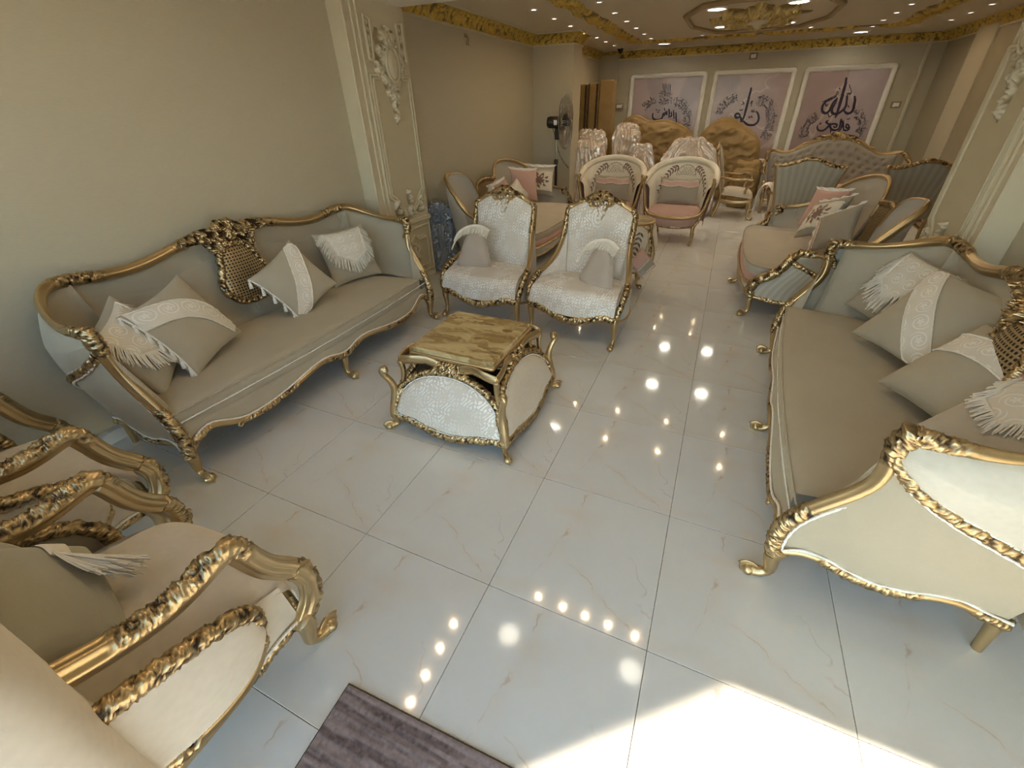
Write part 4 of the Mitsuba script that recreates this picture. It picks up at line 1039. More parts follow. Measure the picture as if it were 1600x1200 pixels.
# ------------------------------------------------------------------ coffee table
def make_coffee_table(name, label, loc, rot, group=None):
    t = Thing(name, label, 'table', loc, rot, group)
    H = 0.43                                   # half width at the feet
    T_ = 0.275                                 # half width of the marble
    z0, zt = 0.10, 0.545
    b = box(-T_ - 0.014, T_ + 0.014, -T_ - 0.014, T_ + 0.014, zt + 0.006, zt + 0.040, 0.007)
    t.add('marble_top', b, 'm_onyx', smooth=False)
    rim = lin([(-T_ - 0.008, -T_ - 0.008, zt - 0.002), (T_ + 0.008, -T_ - 0.008, zt - 0.002), (T_ + 0.008, T_ + 0.008, zt - 0.002), (-T_ - 0.008, T_ + 0.008, zt - 0.002), (-T_ - 0.008, -T_ - 0.008, zt - 0.002)], 160)
    t.add('top_frame', sweep(rim, 0.016, 0.018, m=10, ribs=3, depth=0.12), 'm_gold')
    face = ('m_damask', 'm_cream', 'm_damask', 'm_cream')
    for k in range(4):
        a = math.radians(90 * k)
        R = np.array([[math.cos(a), -math.sin(a), 0], [math.sin(a), math.cos(a), 0], [0, 0, 1]])
        # a half moon panel leaning inwards, on the side facing -y before turning
        lean = lambda z: -H + 0.015 + (np.asarray(z) - z0) * 0.30
        fn = lambda x, z, h: np.stack([np.asarray(x), lean(z) - np.asarray(h) * 0.95, np.asarray(z) + np.asarray(h) * 0.2], 1) @ R.T
        arch = [(-0.37, 0.135), (-0.375, 0.19), (-0.345, 0.27), (-0.27, 0.355), (-0.16, 0.415), (0, 0.44)]
        arch = arch + [(-x, z) for x, z in arch[-2::-1]]
        low = [(0.28, 0.125), (0.16, 0.10), (0.05, 0.085), (0, 0.085), (-0.05, 0.085), (-0.16, 0.10), (-0.28, 0.125)]
        out = spl(arch + low, 120, closed=True)[:-1]
        t.add('side_panel', pad(out, fn, 0.035, 0.09, 0.016, flip=True), face[k])
        t.add('panel_cord', rope(fn(np.r_[out[:, 0], out[:1, 0]], np.r_[out[:, 1], out[:1, 1]], np.full(len(out) + 1, 0.012)), 0.004), 'm_piping')
        A_ = spl([(x * 1.06, z * 1.03 + 0.008) for x, z in arch], ds=0.005)
        t.add('arch_rail', sweep(fn(A_[:, 0], A_[:, 1], 0 * A_[:, 0]), 0.016, 0.019, up=(0, 1, 0) if k % 2 == 0 else (1, 0, 0), m=16, ribs=3, depth=0.1, carve=CARVE_ALL, seed=60 + k, amp=0.013), 'm_gold')
        B_ = spl([(0.41, 0.12), (0.28, 0.105), (0.16, 0.08), (0.05, 0.062), (-0.05, 0.062), (-0.16, 0.08), (-0.28, 0.105), (-0.41, 0.12)], ds=0.005)
        t.add('base_rail', sweep(fn(B_[:, 0], B_[:, 1], 0 * B_[:, 0]), 0.016, 0.024, m=16, ribs=3, depth=0.1, carve=CARVE_ALL, seed=66 + k, amp=0.015), 'm_gold')
        # carved block between the arch and the top, and the moulded brackets running out to the corners
        blk = [(-0.10, 0.535), (0.10, 0.535), (0.11, 0.49), (0.16, 0.44), (0.09, 0.44), (0, 0.455), (-0.09, 0.44), (-0.16, 0.44), (-0.11, 0.49)]
        f2 = lambda x, z, h: np.stack([np.asarray(x), -T_ - 0.01 - (0.545 - np.asarray(z)) * 0.2 - np.asarray(h), np.asarray(z)], 1) @ R.T
        m = flower_plate(f2, blk, 0.035, 0.0055, 0.016, 72 + k, 0.02); m.f = m.f[:, ::-1]
        t.add('carved_block', m, 'm_gold')
        for s in (-1, 1):
            w = spl([(s * 0.08, -T_ - 0.03, 0.505), (s * 0.16, -T_ - 0.035, 0.525), (s * 0.25, -T_ - 0.06, 0.525), (s * 0.335, -0.335, 0.505)], ds=0.008) @ R.T
            t.add('bracket', sweep(w, 0.013, 0.028, m=14, ribs=4, depth=0.13), 'm_gold')
        c45 = np.array([1, -1, 0]) / math.sqrt(2)
        P = spl([(0.335, -0.335, 0.50), (0.33, -0.33, 0.42), (0.35, -0.35, 0.30), (0.40, -0.40, 0.14)], ds=0.008) @ R.T
        t.add('corner_strut', sweep(P, 0.015, 0.015, up=(R @ c45), m=12, ribs=4, depth=0.12, taper=lambda x: 1.25 - 0.6 * min(1, 2 * x) + 0.5 * max(0, x - 0.5)), 'm_gold')
        q = [(0.405, 0.10), (0.400, 0.17), (0.388, 0.25), (0.385, 0.32), (0.398, 0.38), (0.415, 0.425), (0.418, 0.455), (0.40, 0.465)]
        P = spl([(x, -x, z) for x, z in q], ds=0.006) @ R.T
        t.add('corner_scroll', sweep(P, 0.024, 0.024, up=(0, 0, 1), m=14, ribs=4, depth=0.08, taper=lambda x: 1.2 - 0.55 * x + 0.25 * max(0, x - 0.8) / 0.2), 'm_gold')
        vol = golden(M(*meshkit.arrays(trimesh.creation.icosphere(2, 0.026))[:2]), 0.9)
        t.add('volute', moved(vol, tuple(R @ np.array([0.410, -0.410, 0.452]))), 'm_gold')
        ft = scroll_foot(0.125, 0.026, 0.035, 0.026)
        t.add('leg', moved(ft, tuple(R @ np.array([0.395, -0.395, 0.125])), rotz=45 + 90 * k), 'm_gold')
        cl = spl([(x, z) for x, z in ((0.36, 0.20), (0.40, 0.24), (0.44, 0.20), (0.45, 0.13), (0.42, 0.08), (0.37, 0.08), (0.345, 0.13))], 40, closed=True)[:-1]
        f3 = lambda x, z, h: np.stack([np.asarray(x) - 0.0, -np.asarray(x) - np.asarray(h), np.asarray(z)], 1) @ R.T
        f4 = lambda x, z, h: np.stack([np.asarray(x) - 0.0, -np.asarray(x) - np.asarray(h) * 1.0, np.asarray(z)], 1) @ R.T
    f = lambda y: None
    under = box(-0.30, 0.30, -0.30, 0.30, 0.135, 0.15, 0.004)
    t.add('shelf', under, 'm_dark', smooth=False)
    return t
ct = make_coffee_table('coffee_table', 'square coffee table with brown marble top and padded half moon sides before the left sofa', (-0.68, 1.165, 0), 0)

# ------------------------------------------------------------------ cream armchairs with open moulded arms, seen from behind their right shoulder
def make_armchair(name, label, loc, rot, group):
    """local frame: front at y = 0 towards -y, x across, arms at x = +-0.40"""
    t = Thing(name, label, 'armchair', loc, rot, group)
    ds = 0.0045
    arm = [(0.375, 0.00, 0.20), (0.385, -0.05, 0.27), (0.387, -0.068, 0.345), (0.378, -0.055, 0.43), (0.368, -0.01, 0.50), (0.362, 0.028, 0.57), (0.358, 0.055, 0.655), (0.358, 0.085, 0.715), (0.358, 0.14, 0.715), (0.358, 0.24, 0.70), (0.358, 0.36, 0.72), (0.355, 0.48, 0.765), (0.35, 0.62, 0.82)]
    leafU = [(0.385, 0.135, 0.375), (0.40, 0.128, 0.44), (0.415, 0.155, 0.515), (0.43, 0.22, 0.575), (0.437, 0.32, 0.62), (0.43, 0.46, 0.655), (0.40, 0.60, 0.67)]
    leafL = [(0.385, 0.135, 0.375), (0.40, 0.155, 0.32), (0.42, 0.21, 0.288), (0.432, 0.30, 0.28), (0.43, 0.42, 0.30), (0.40, 0.60, 0.335)]
    for s in (1, -1):
        f = lambda pts: spl([(s * x, y, z) for x, y, z in pts], ds=ds)
        A_ = f(arm)
        t.add('arm', sweep(A_, 0.030, 0.036, up=(0, 0.35, 1), m=28, ribs=6, depth=0.15, carve=carve_at((0.0, 0.22), (0.46, 0.76)), arc=(90, 75), seed=80 + s, amp=0.016, taper=lambda x: 1.0), 'm_gold')
        U_, L_ = f(leafU), f(leafL)
        t.add('leaf_rail', sweep(U_, 0.024, 0.024, up=(0, 0, 1), m=20, ribs=3, depth=0.1, carve=CARVE_ALL, seed=84 + s, amp=0.011), 'm_gold')
        t.add('leaf_rail', sweep(L_, 0.017, 0.019, up=(0, 0, 1), m=18, ribs=3, depth=0.14, carve=carve_at((0.0, 0.12), (0.62, 1)), seed=88 + s, amp=0.012), 'm_gold')
        a, b = L_[4::8], U_[4::8]
        t.add('leaf_panel', coons(a, b, line(a[0], b[0]), line(a[-1], b[-1]), 0.06, 40, 20, side=s, edge=0.12), 'm_cream')
        t.add('leaf_cord', rope(np.vstack([U_[6:][::-1] + np.array([s * 0.006, 0.004, -0.024]), L_[6:] + np.array([s * 0.006, 0.004, 0.021])]), 0.0055), 'm_piping')
        sd = [(0.37, 0.005, 0.20), (0.372, 0.10, 0.215), (0.375, 0.25, 0.20), (0.375, 0.5, 0.20), (0.36, 0.74, 0.20)]
        S_ = f(sd)
        t.add('side_rail', sweep(S_, 0.016, 0.020, m=14, ribs=3, depth=0.13, carve=carve_at((0, 0.3)), seed=90 + s, amp=0.01), 'm_gold')
        tp = f([(0.345, 0.01, 0.40), (0.355, 0.2, 0.46), (0.355, 0.5, 0.46), (0.34, 0.70, 0.46)])
        t.add('seat_side', coons(S_[::6], tp[::6], line(S_[0], tp[0]), line(S_[-1], tp[-1]), 0.012, 30, 12, side=s), 'm_cream')
        t.add('side_cord', rope(np.vstack([tp[4:60] + np.array([s * 0.008, 0, 0]) if False else (S_[4:60] + np.array([s * 0.012, 0, 0.022]))]), 0.0055), 'm_piping')
        t.add('leg', moved(scroll_foot(0.205, 0.033, 0.055, 0.032), (s * 0.375, 0.01, 0.205)), 'm_gold')
        t.add('leg', moved(sweep(lin([(0, 0, 0.22), (0, 0.05, 0.0)], 12), 0.024, m=10, ribs=1, depth=0, taper=lambda x: 1.2 - 0.4 * x), (s * 0.33, 0.78, 0)), 'm_gold')
    ap = spl([(-0.375, 0.0, 0.21), (-0.28, -0.025, 0.255), (-0.15, -0.04, 0.235), (0, -0.045, 0.21), (0.15, -0.04, 0.235), (0.28, -0.025, 0.255), (0.375, 0.0, 0.21)], ds=ds)
    t.add('apron_rail', sweep(ap, 0.017, 0.021, m=16, ribs=3, depth=0.12, carve=carve_at((0, 0.1), (0.35, 0.65), (0.9, 1)), seed=93, amp=0.013), 'm_gold')
    n = 40
    U = np.linspace(-1, 1, n)
    rows = []
    for y, z, wd in ((0.56, 0.46, 0.34), (0.48, 0.47, 0.345), (0.35, 0.48, 0.35), (0.18, 0.475, 0.352), (0.07, 0.455, 0.352), (0.005, 0.415, 0.352), (-0.02, 0.35, 0.355), (-0.022, 0.29, 0.36), (-0.02, 0.23, 0.365)):
        bow = 0.05 * (1 - U ** 2) * min(1, max(0, (0.45 - y) / 0.3))
        cr = (0.030 if y > 0.0 else 0.0) * (1 - np.abs(U) ** 3) - (0.045 * np.abs(U) ** 6 if 0 < y < 0.2 else 0)
        rows.append(np.stack([U * wd, y - bow, np.full(n, z) + cr], 1))
    R2 = np.stack([spl(np.array(rows)[:, i], 36) for i in range(n)], 1)
    i, j = np.meshgrid(np.arange(35), np.arange(n - 1), indexing='ij')
    q = np.stack([i * n + j, (i + 1) * n + j, (i + 1) * n + j + 1, i * n + j + 1], -1).reshape(-1, 4)
    t.add('seat', M(R2.reshape(-1, 3), np.vstack([q[:, [0, 1, 2]], q[:, [0, 2, 3]]])), 'm_cream')
    # a deep rounded back, its upholstery wrapped round the sides
    prof = []
    for z, hw, y0, y1 in ((0.34, 0.535, 0.475, 0.80), (0.55, 0.545, 0.465, 0.88), (0.78, 0.548, 0.46, 0.94), (0.96, 0.54, 0.465, 0.98), (1.06, 0.52, 0.51, 0.97), (1.11, 0.42, 0.60, 0.93), (1.12, 0.28, 0.66, 0.86)):
        a = np.linspace(0, 2 * np.pi, 48, endpoint=False)
        e = 0.34
        prof.append(np.stack([hw * np.sign(np.cos(a)) * np.abs(np.cos(a)) ** e, (y0 + y1) / 2 + (y1 - y0) / 2 * np.sign(np.sin(a)) * np.abs(np.sin(a)) ** e, np.full(48, z)], 1))
    pr = np.stack([spl(np.array(prof)[:, i], 30) for i in range(48)], 1)
    v = np.vstack([pr.reshape(-1, 3), pr[-1].mean(0)[None] + [[0, 0, 0.004]], pr[0].mean(0)[None]])
    i, j = np.meshgrid(np.arange(29), np.arange(48), indexing='ij')
    q = np.stack([i * 48 + j, i * 48 + (j + 1) % 48, (i + 1) * 48 + (j + 1) % 48, (i + 1) * 48 + j], -1).reshape(-1, 4)
    a = np.arange(48)
    t.add('backrest', M(v, np.vstack([q[:, [0, 1, 2]], q[:, [0, 2, 3]], np.stack([29 * 48 + a, 29 * 48 + (a + 1) % 48, np.full(48, 30 * 48)], 1), np.stack([(a + 1) % 48, a, np.full(48, 30 * 48 + 1)], 1)])), 'm_cream')
    for s in (1, -1):
        g = [(s * (pr[k, :, 0].max() + 0.002), pr[k, 4 if s > 0 else 20, 1] + 0.04, pr[k, 0, 2]) for k in range(2, 26)]
        t.add('back_braid', rope(g, 0.007), 'm_piping')
    return t
ag = 'cream armchairs with their backs to the shop front'
ac1 = make_armchair('armchair', 'cream armchair with gilt moulded arms nearest the viewer, two cushions on its seat', (-0.895, -0.495, 0), 180, ag)
ac2 = ac1.copy('armchair', 'cream armchair with gilt moulded arms between the nearest armchair and the left wall', 'armchair', (-2.0, -0.385, 0), 180, ag)
cushion('sage bolster cushion with a fringed end on the nearest armchair', (-0.965, -0.88, 0.62), (0.35, 0.70, 0.6), (0, -0.4, 1), 8, 0.46, 0.34, 0.20, cloth='m_sage', seed=11, flap=([(0.95, 0.05), (0.45, 0.10), (0.35, -0.25), (0.95, -0.45)], (1, 2)), flap_mat='m_fringe', fringe=0.15)
cushion('smaller sage cushion behind the bolster on the nearest armchair', (-1.13, -0.90, 0.70), (0.1, 0.8, 0.4), (0, -0.4, 1), 0, 0.36, 0.30, 0.14, cloth='m_sage', seed=12)

# ------------------------------------------------------------------ door mat
mt = Thing('door_mat', 'brown ribbed door mat lying on the tiles at the bottom edge', 'mat')
def f_mat(p, n, uv):
    s = tfbm(p.x * 90, p.y * 90, 0.0, octaves=2)
    g = tfbm(p.x * 4, p.y * 40, 2.0, octaves=3)
    return mix([0.085, 0.062, 0.062], [0.26, 0.205, 0.20], dr.clip(0.6 * s + 0.55 * sst(0.35, 0.6, g) - 0.1, 0, 1))
scene['m_mat'] = fabric(proc(f_mat), 0.95, 0.2)
nx, ny = 120, 60
X, Y = np.meshgrid(np.linspace(0, 0.74, nx), np.linspace(0, 0.46, ny))
Z = 0.010 + 0.0025 * np.maximum(0, np.sin(Y / 0.46 * 2 * np.pi * 13)) ** 2 * (0.6 + 0.8 * meshkit.fbm(np.stack([X * 12, Y * 60, 0 * X], -1), 2, 3)) + 0.006 * meshkit.fbm(np.stack([X * 5, Y * 5, 0 * X], -1), 2, 1)
i, j = np.meshgrid(np.arange(ny - 1), np.arange(nx - 1), indexing='ij')
q = np.stack([i * nx + j, i * nx + j + 1, (i + 1) * nx + j + 1, (i + 1) * nx + j], -1).reshape(-1, 4)
topm = M(np.stack([X, -Y, Z], -1).reshape(-1, 3), np.vstack([q[:, [0, 2, 1]], q[:, [0, 3, 2]]]))
mt.m = place((-0.30, -0.555, 0.0), 2)
mt.add('pile', topm, 'm_mat')
mt.add('backing', box(-0.006, 0.746, -0.466, 0.006, 0.0008, 0.0095, 0.002), 'm_dark', smooth=False)
# ------------------------------------------------------------------ calligraphy panels on the rear wall
INK = {'R':[(0.0441,[[2.41,2.165],[2.423,2.077],[2.434,1.882],[2.44,1.695],[2.438,1.524]]),(0.0404,[[2.645,1.864],[2.669,1.811],[2.684,1.718],[2.69,1.637],[2.65,1.588],[2.594,1.595],[2.54,1.646]]),(0.0367,[[2.517,1.88],[2.542,1.773],[2.548,1.693],[2.514,1.633],[2.472,1.596],[2.409,1.578],[2.354,1.601],[2.329,1.669],[2.353,1.757],[2.359,1.846]]),(0.0367,[[2.359,1.846],[2.319,1.777],[2.304,1.697],[2.271,1.604],[2.206,1.602],[2.161,1.658],[2.154,1.737],[2.184,1.796],[2.249,1.826],[2.332,1.873]]),(0.0129,[[2.123,1.792],[2.196,1.823],[2.276,1.869],[2.36,1.912]]),(0.0147,[[2.498,2.062],[2.522,2.007]]),(0.0147,[[2.494,1.933],[2.52,1.903],[2.526,1.932],[2.553,1.902],[2.563,1.931],[2.539,2.003]]),(0.0147,[[2.316,1.948],[2.332,1.956],[2.346,1.93],[2.327,1.924],[2.322,1.887]]),(0.0165,[[2.344,2.015],[2.356,1.999]]),(0.0184,[[2.189,1.756],[2.217,1.72],[2.234,1.752]]),(0.0165,[[2.591,1.719],[2.606,1.689]]),(0.0147,[[2.29,1.587],[2.328,1.532],[2.379,1.587]]),(0.0257,[[2.709,1.377],[2.67,1.402],[2.666,1.366],[2.702,1.33],[2.719,1.36],[2.726,1.307],[2.657,1.296],[2.628,1.349],[2.592,1.461]]),(0.0184,[[2.643,1.495],[2.655,1.481]]),(0.0184,[[2.668,1.502],[2.68,1.488]]),(0.0276,[[2.542,1.489],[2.592,1.391],[2.584,1.307],[2.562,1.272]]),(0.0294,[[2.298,1.449],[2.337,1.412],[2.41,1.403],[2.479,1.403],[2.507,1.375],[2.488,1.347],[2.451,1.361]]),(0.0257,[[2.329,1.462],[2.297,1.443],[2.323,1.412]]),(0.0312,[[2.171,1.379],[2.185,1.314],[2.25,1.286],[2.326,1.314],[2.376,1.378],[2.41,1.336],[2.471,1.296],[2.548,1.314],[2.558,1.378],[2.54,1.461]]),(0.0184,[[2.41,1.336],[2.437,1.25]]),(0.0165,[[2.214,1.428],[2.199,1.407],[2.229,1.4]])],'M':[(0.039,[[0.769,2.056],[0.767,1.919],[0.76,1.652],[0.742,1.505],[0.713,1.446]]),(0.0345,[[0.667,1.576],[0.605,1.608],[0.574,1.571],[0.613,1.528],[0.675,1.543],[0.711,1.487],[0.713,1.446]]),(0.0207,[[0.644,1.675],[0.659,1.66]]),(0.0207,[[0.678,1.68],[0.69,1.663]]),(0.0367,[[0.76,1.464],[0.848,1.404],[0.95,1.389],[1.028,1.426],[1.046,1.512],[1.011,1.594],[0.966,1.638]]),(0.023,[[0.846,1.545],[0.871,1.523]]),(0.023,[[0.89,1.555],[0.912,1.53]]),(0.0184,[[0.815,1.786],[0.842,1.83],[0.841,1.741]]),(0.0184,[[0.918,1.677],[0.902,1.632],[0.938,1.64]]),(0.0184,[[0.662,1.824],[0.692,1.779],[0.655,1.771]]),(0.0184,[[0.882,1.668],[0.871,1.632]])],'L':[(0.0322,[[-1.168,1.623],[-1.167,1.558],[-1.109,1.507],[-1.018,1.502],[-0.947,1.547],[-0.934,1.634],[-0.909,1.585],[-0.889,1.653],[-0.862,1.595],[-0.861,1.672]]),(0.0299,[[-0.828,1.71],[-0.808,1.614],[-0.807,1.551]]),(0.0276,[[-0.775,1.652],[-0.754,1.574],[-0.795,1.555]]),(0.0276,[[-0.723,1.674],[-0.69,1.525]]),(0.0276,[[-0.664,1.631],[-0.624,1.447]]),(0.0207,[[-1.108,1.704],[-1.088,1.687]]),(0.0207,[[-1.053,1.694],[-1.033,1.678]]),(0.0184,[[-1.075,1.659],[-1.046,1.643]]),(0.0184,[[-0.932,1.731],[-0.909,1.673]]),(0.0138,[[-1.031,2.187],[-1.003,2.053]]),(0.0138,[[-0.998,2.176],[-0.972,2.052]]),(0.0138,[[-0.967,2.185],[-0.942,2.051]]),(0.0138,[[-0.934,2.174],[-0.912,2.051]]),(0.0138,[[-0.903,2.183],[-0.882,2.05]]),(0.0138,[[-0.87,2.172],[-0.852,2.049]])]}
ARCS = {'R':[(0.165,[[1.982,1.147],[1.963,1.264],[1.986,1.408],[2.056,1.506],[2.121,1.548]]),(0.165,[[2.732,1.542],[2.821,1.555],[2.906,1.459],[2.944,1.307],[2.915,1.195]])],'M':[(0.172,[[0.231,1.584],[0.28,1.731],[0.396,1.838],[0.548,1.898]]),(0.195,[[0.924,1.846],[1.074,1.808],[1.219,1.681],[1.289,1.483],[1.275,1.244],[1.208,1.131]])],'L':[(0.161,[[-1.396,1.718],[-1.297,1.814],[-1.177,1.907]]),(0.172,[[-0.751,1.823],[-0.623,1.821],[-0.472,1.686],[-0.396,1.494],[-0.389,1.338]]),(0.115,[[-1.089,1.98],[-0.951,1.996],[-0.808,1.974]]),(0.115,[[-1.083,1.867],[-0.929,1.855],[-0.781,1.871]])]}
def f_panel(lo, hi):
    def fn(p, n, uv):
        w = tfbm(p.x * 1.3, p.z * 1.3, 3.0, octaves=4)
        s = tfbm(p.x * 0.9 + 1.5 * w, p.z * 0.9 + w, 7.0, octaves=3)
        c = mix(lo, hi, sst(0.35, 0.65, s))
        c = mix(c, [0.62, 0.52, 0.46], sst(0.02, 0.0, dr.abs(s - 0.5)) * 0.5)
        return mix(c, [0.24, 0.19, 0.21], sst(0.64, 0.75, w) * 0.5)
    return proc(fn)
scene['m_print'] = plain(f_panel([0.31, 0.22, 0.205], [0.41, 0.315, 0.305]), 0.22, 0.5)
scene['m_print_reflection'] = plain(f_panel([0.35, 0.275, 0.28], [0.44, 0.36, 0.375]), 0.22, 0.5)  # right sheets: pale lilac light reflection painted into the print colour
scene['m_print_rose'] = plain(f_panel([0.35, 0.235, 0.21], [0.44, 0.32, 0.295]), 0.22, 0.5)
scene['m_ink'] = plain(rgb(0.030, 0.022, 0.040), 0.4, 0.3)
def extrude(g, depth):
    g = g.simplify(0.0008)
    out = [trimesh.creation.extrude_polygon(q, depth, engine='earcut') for q in getattr(g, 'geoms', [g]) if q.area > 1e-6]
    return tm(trimesh.util.concatenate(out))
def small_script(path, width, seed):
    """a run of small slanting letters along a curve: uprights, bowls, loops and points"""
    rg = np.random.default_rng(seed)
    C = spl(path, 60)
    tg = np.gradient(C, axis=0); tg /= np.linalg.norm(tg, axis=1, keepdims=True)
    nn = np.stack([-tg[:, 1], tg[:, 0]], 1)
    L = np.linalg.norm(np.diff(C, axis=0), axis=1).sum()
    at = lambda s, o: [np.interp(s / L * 59, np.arange(60), C[:, k] + 0 * o) + o * np.interp(s / L * 59, np.arange(60), nn[:, k]) for k in (0, 1)]
    S = []
    h = width / 2
    for r0 in (-0.5 * h, 0.5 * h):
        x = 0.01
        while x < L - 0.03:
            k = rg.integers(0, 5)
            if k == 0: pts = [(0, -0.4), (0.004, 0.5)]
            elif k == 1: pts = [(0, 0.2), (0.0, -0.3), (0.025, -0.5), (0.05, -0.3), (0.052, 0.15)]
            elif k == 2: pts = [(0, 0), (0.015, 0.3), (0.03, 0.05), (0.012, -0.15), (0, 0), (0.035, -0.45)]
            elif k == 3: pts = [(0, 0.45), (0.035, 0.5), (0.01, 0.1), (0.045, -0.05), (0.02, -0.45)]
            else: pts = [(0, -0.1), (0.012, 0.15), (0.024, -0.1), (0.036, 0.15), (0.05, -0.15)]
            S.append((rg.uniform(0.006, 0.011), [at(x + a, r0 + b * h) for a, b in pts]))
            if rg.random() < 0.5: S.append((0.010, [at(x + 0.02, r0 + 0.62 * h), at(x + 0.026, r0 + 0.66 * h)]))
            x += rg.uniform(0.020, 0.036)
    return S
def nib(w, pts):
    P = np.array(pts)
    P = spl(P, 30) if len(P) > 2 else lin(P, 6)
    t = np.linspace(0, 1, len(P))
    r = w / 2 * (0.45 + 0.55 * np.sin(np.pi * np.clip(t * 0.9 + 0.08, 0, 1)) ** 0.6)
    return shapely.union_all([shapely.MultiPoint([P[i], P[i + 1]]).convex_hull.buffer((r[i] + r[i + 1]) / 2, 4) for i in range(len(P) - 1)])
YP = YR - 0.012
for nm, x0, x1, lb in (('L', -1.67, -0.21, 'left mauve calligraphy panel with a small dark word under a tall stacked flourish'), ('M', 0.08, 1.45, 'middle mauve calligraphy panel with one tall slanting stroke through a deep bowl'), ('R', 1.76, 3.09, 'right mauve calligraphy panel with a large dark word over smaller lines')):
    t = Thing('calligraphy_panel', lb, 'wall panel', group='calligraphy panels on the rear wall')
    xm = x0 + (x1 - x0) * 0.49
    t.add('print_sheet', box(x0, xm - 0.001, YP - 0.008, YR, 0.75, 2.30), 'm_print', smooth=False)
    t.add('print_sheet', box(xm + 0.001, x1, YP - 0.008, YR, 0.75, 2.30), 'm_print_reflection' if nm != 'M' else 'm_print_rose', smooth=False)
    F = lin([(x0 - 0.045, YP - 0.01, 0.70), (x1 + 0.045, YP - 0.01, 0.70), (x1 + 0.045, YP - 0.01, 2.345), (x0 - 0.045, YP - 0.01, 2.345), (x0 - 0.045, YP - 0.01, 0.70)], 200)
    s = sweep(F, 0.045, 0.022, up=(0, 1, 0), m=10, ribs=3, depth=0.15)
    t.add('frame', M(s.v, s.f), 'm_white')
    S = list(INK[nm])
    for q, (wd, pts) in enumerate(ARCS[nm]): S += small_script(pts, wd, 100 + q + ord(nm))
    g = shapely.union_all([nib(w * 1.2, p) for w, p in S])
    m = extrude(g, 0.002)
    m.v = np.stack([m.v[:, 0], YP - 0.0082 - m.v[:, 2], m.v[:, 1]], 1)
    m.f = m.f[:, ::-1] if False else m.f
    t.add('lettering', m, 'm_ink', smooth=False)
for x, z, wd, lb in ((-1.95, 1.78, 0.19, 'small white socket plate between the wrapped boards and the left calligraphy panel'), (3.36, 1.72, 0.16, 'small white socket plate right of the right calligraphy panel'), (0.68, 2.60, 0.15, 'small white socket plate under the rear cornice above the middle panel')):
    t = Thing('socket_plate', lb, 'wall socket')
    y = YR - 0.05 if x < -1.9 else YR
    t.add('plate', box(x - wd / 2, x + wd / 2, y - 0.012, y, z - 0.055, z + 0.055, 0.004), 'm_bronze_thread', smooth=False)
    t.add('face', box(x - wd / 2 + 0.03, x + wd / 2 - 0.03, y - 0.018, y - 0.012, z - 0.032, z + 0.032, 0.003), 'm_white', smooth=False)
cam = Thing('security_camera', 'small black dome camera under the rear cornice near the left corner', 'security camera')
cam.add('dome', moved(lathe([(0.0, -0.07), (0.03, -0.062), (0.05, -0.03), (0.052, 0.0), (0.0, 0.0)], 20), (-1.93, 10.2, CEIL - 0.02)), 'm_black')
cam.add('base', moved(lathe([(0.0, -0.02), (0.065, -0.02), (0.065, 0.0), (0.0, 0.0)], 20), (-1.93, 10.2, CEIL)), 'm_dark', smooth=30)

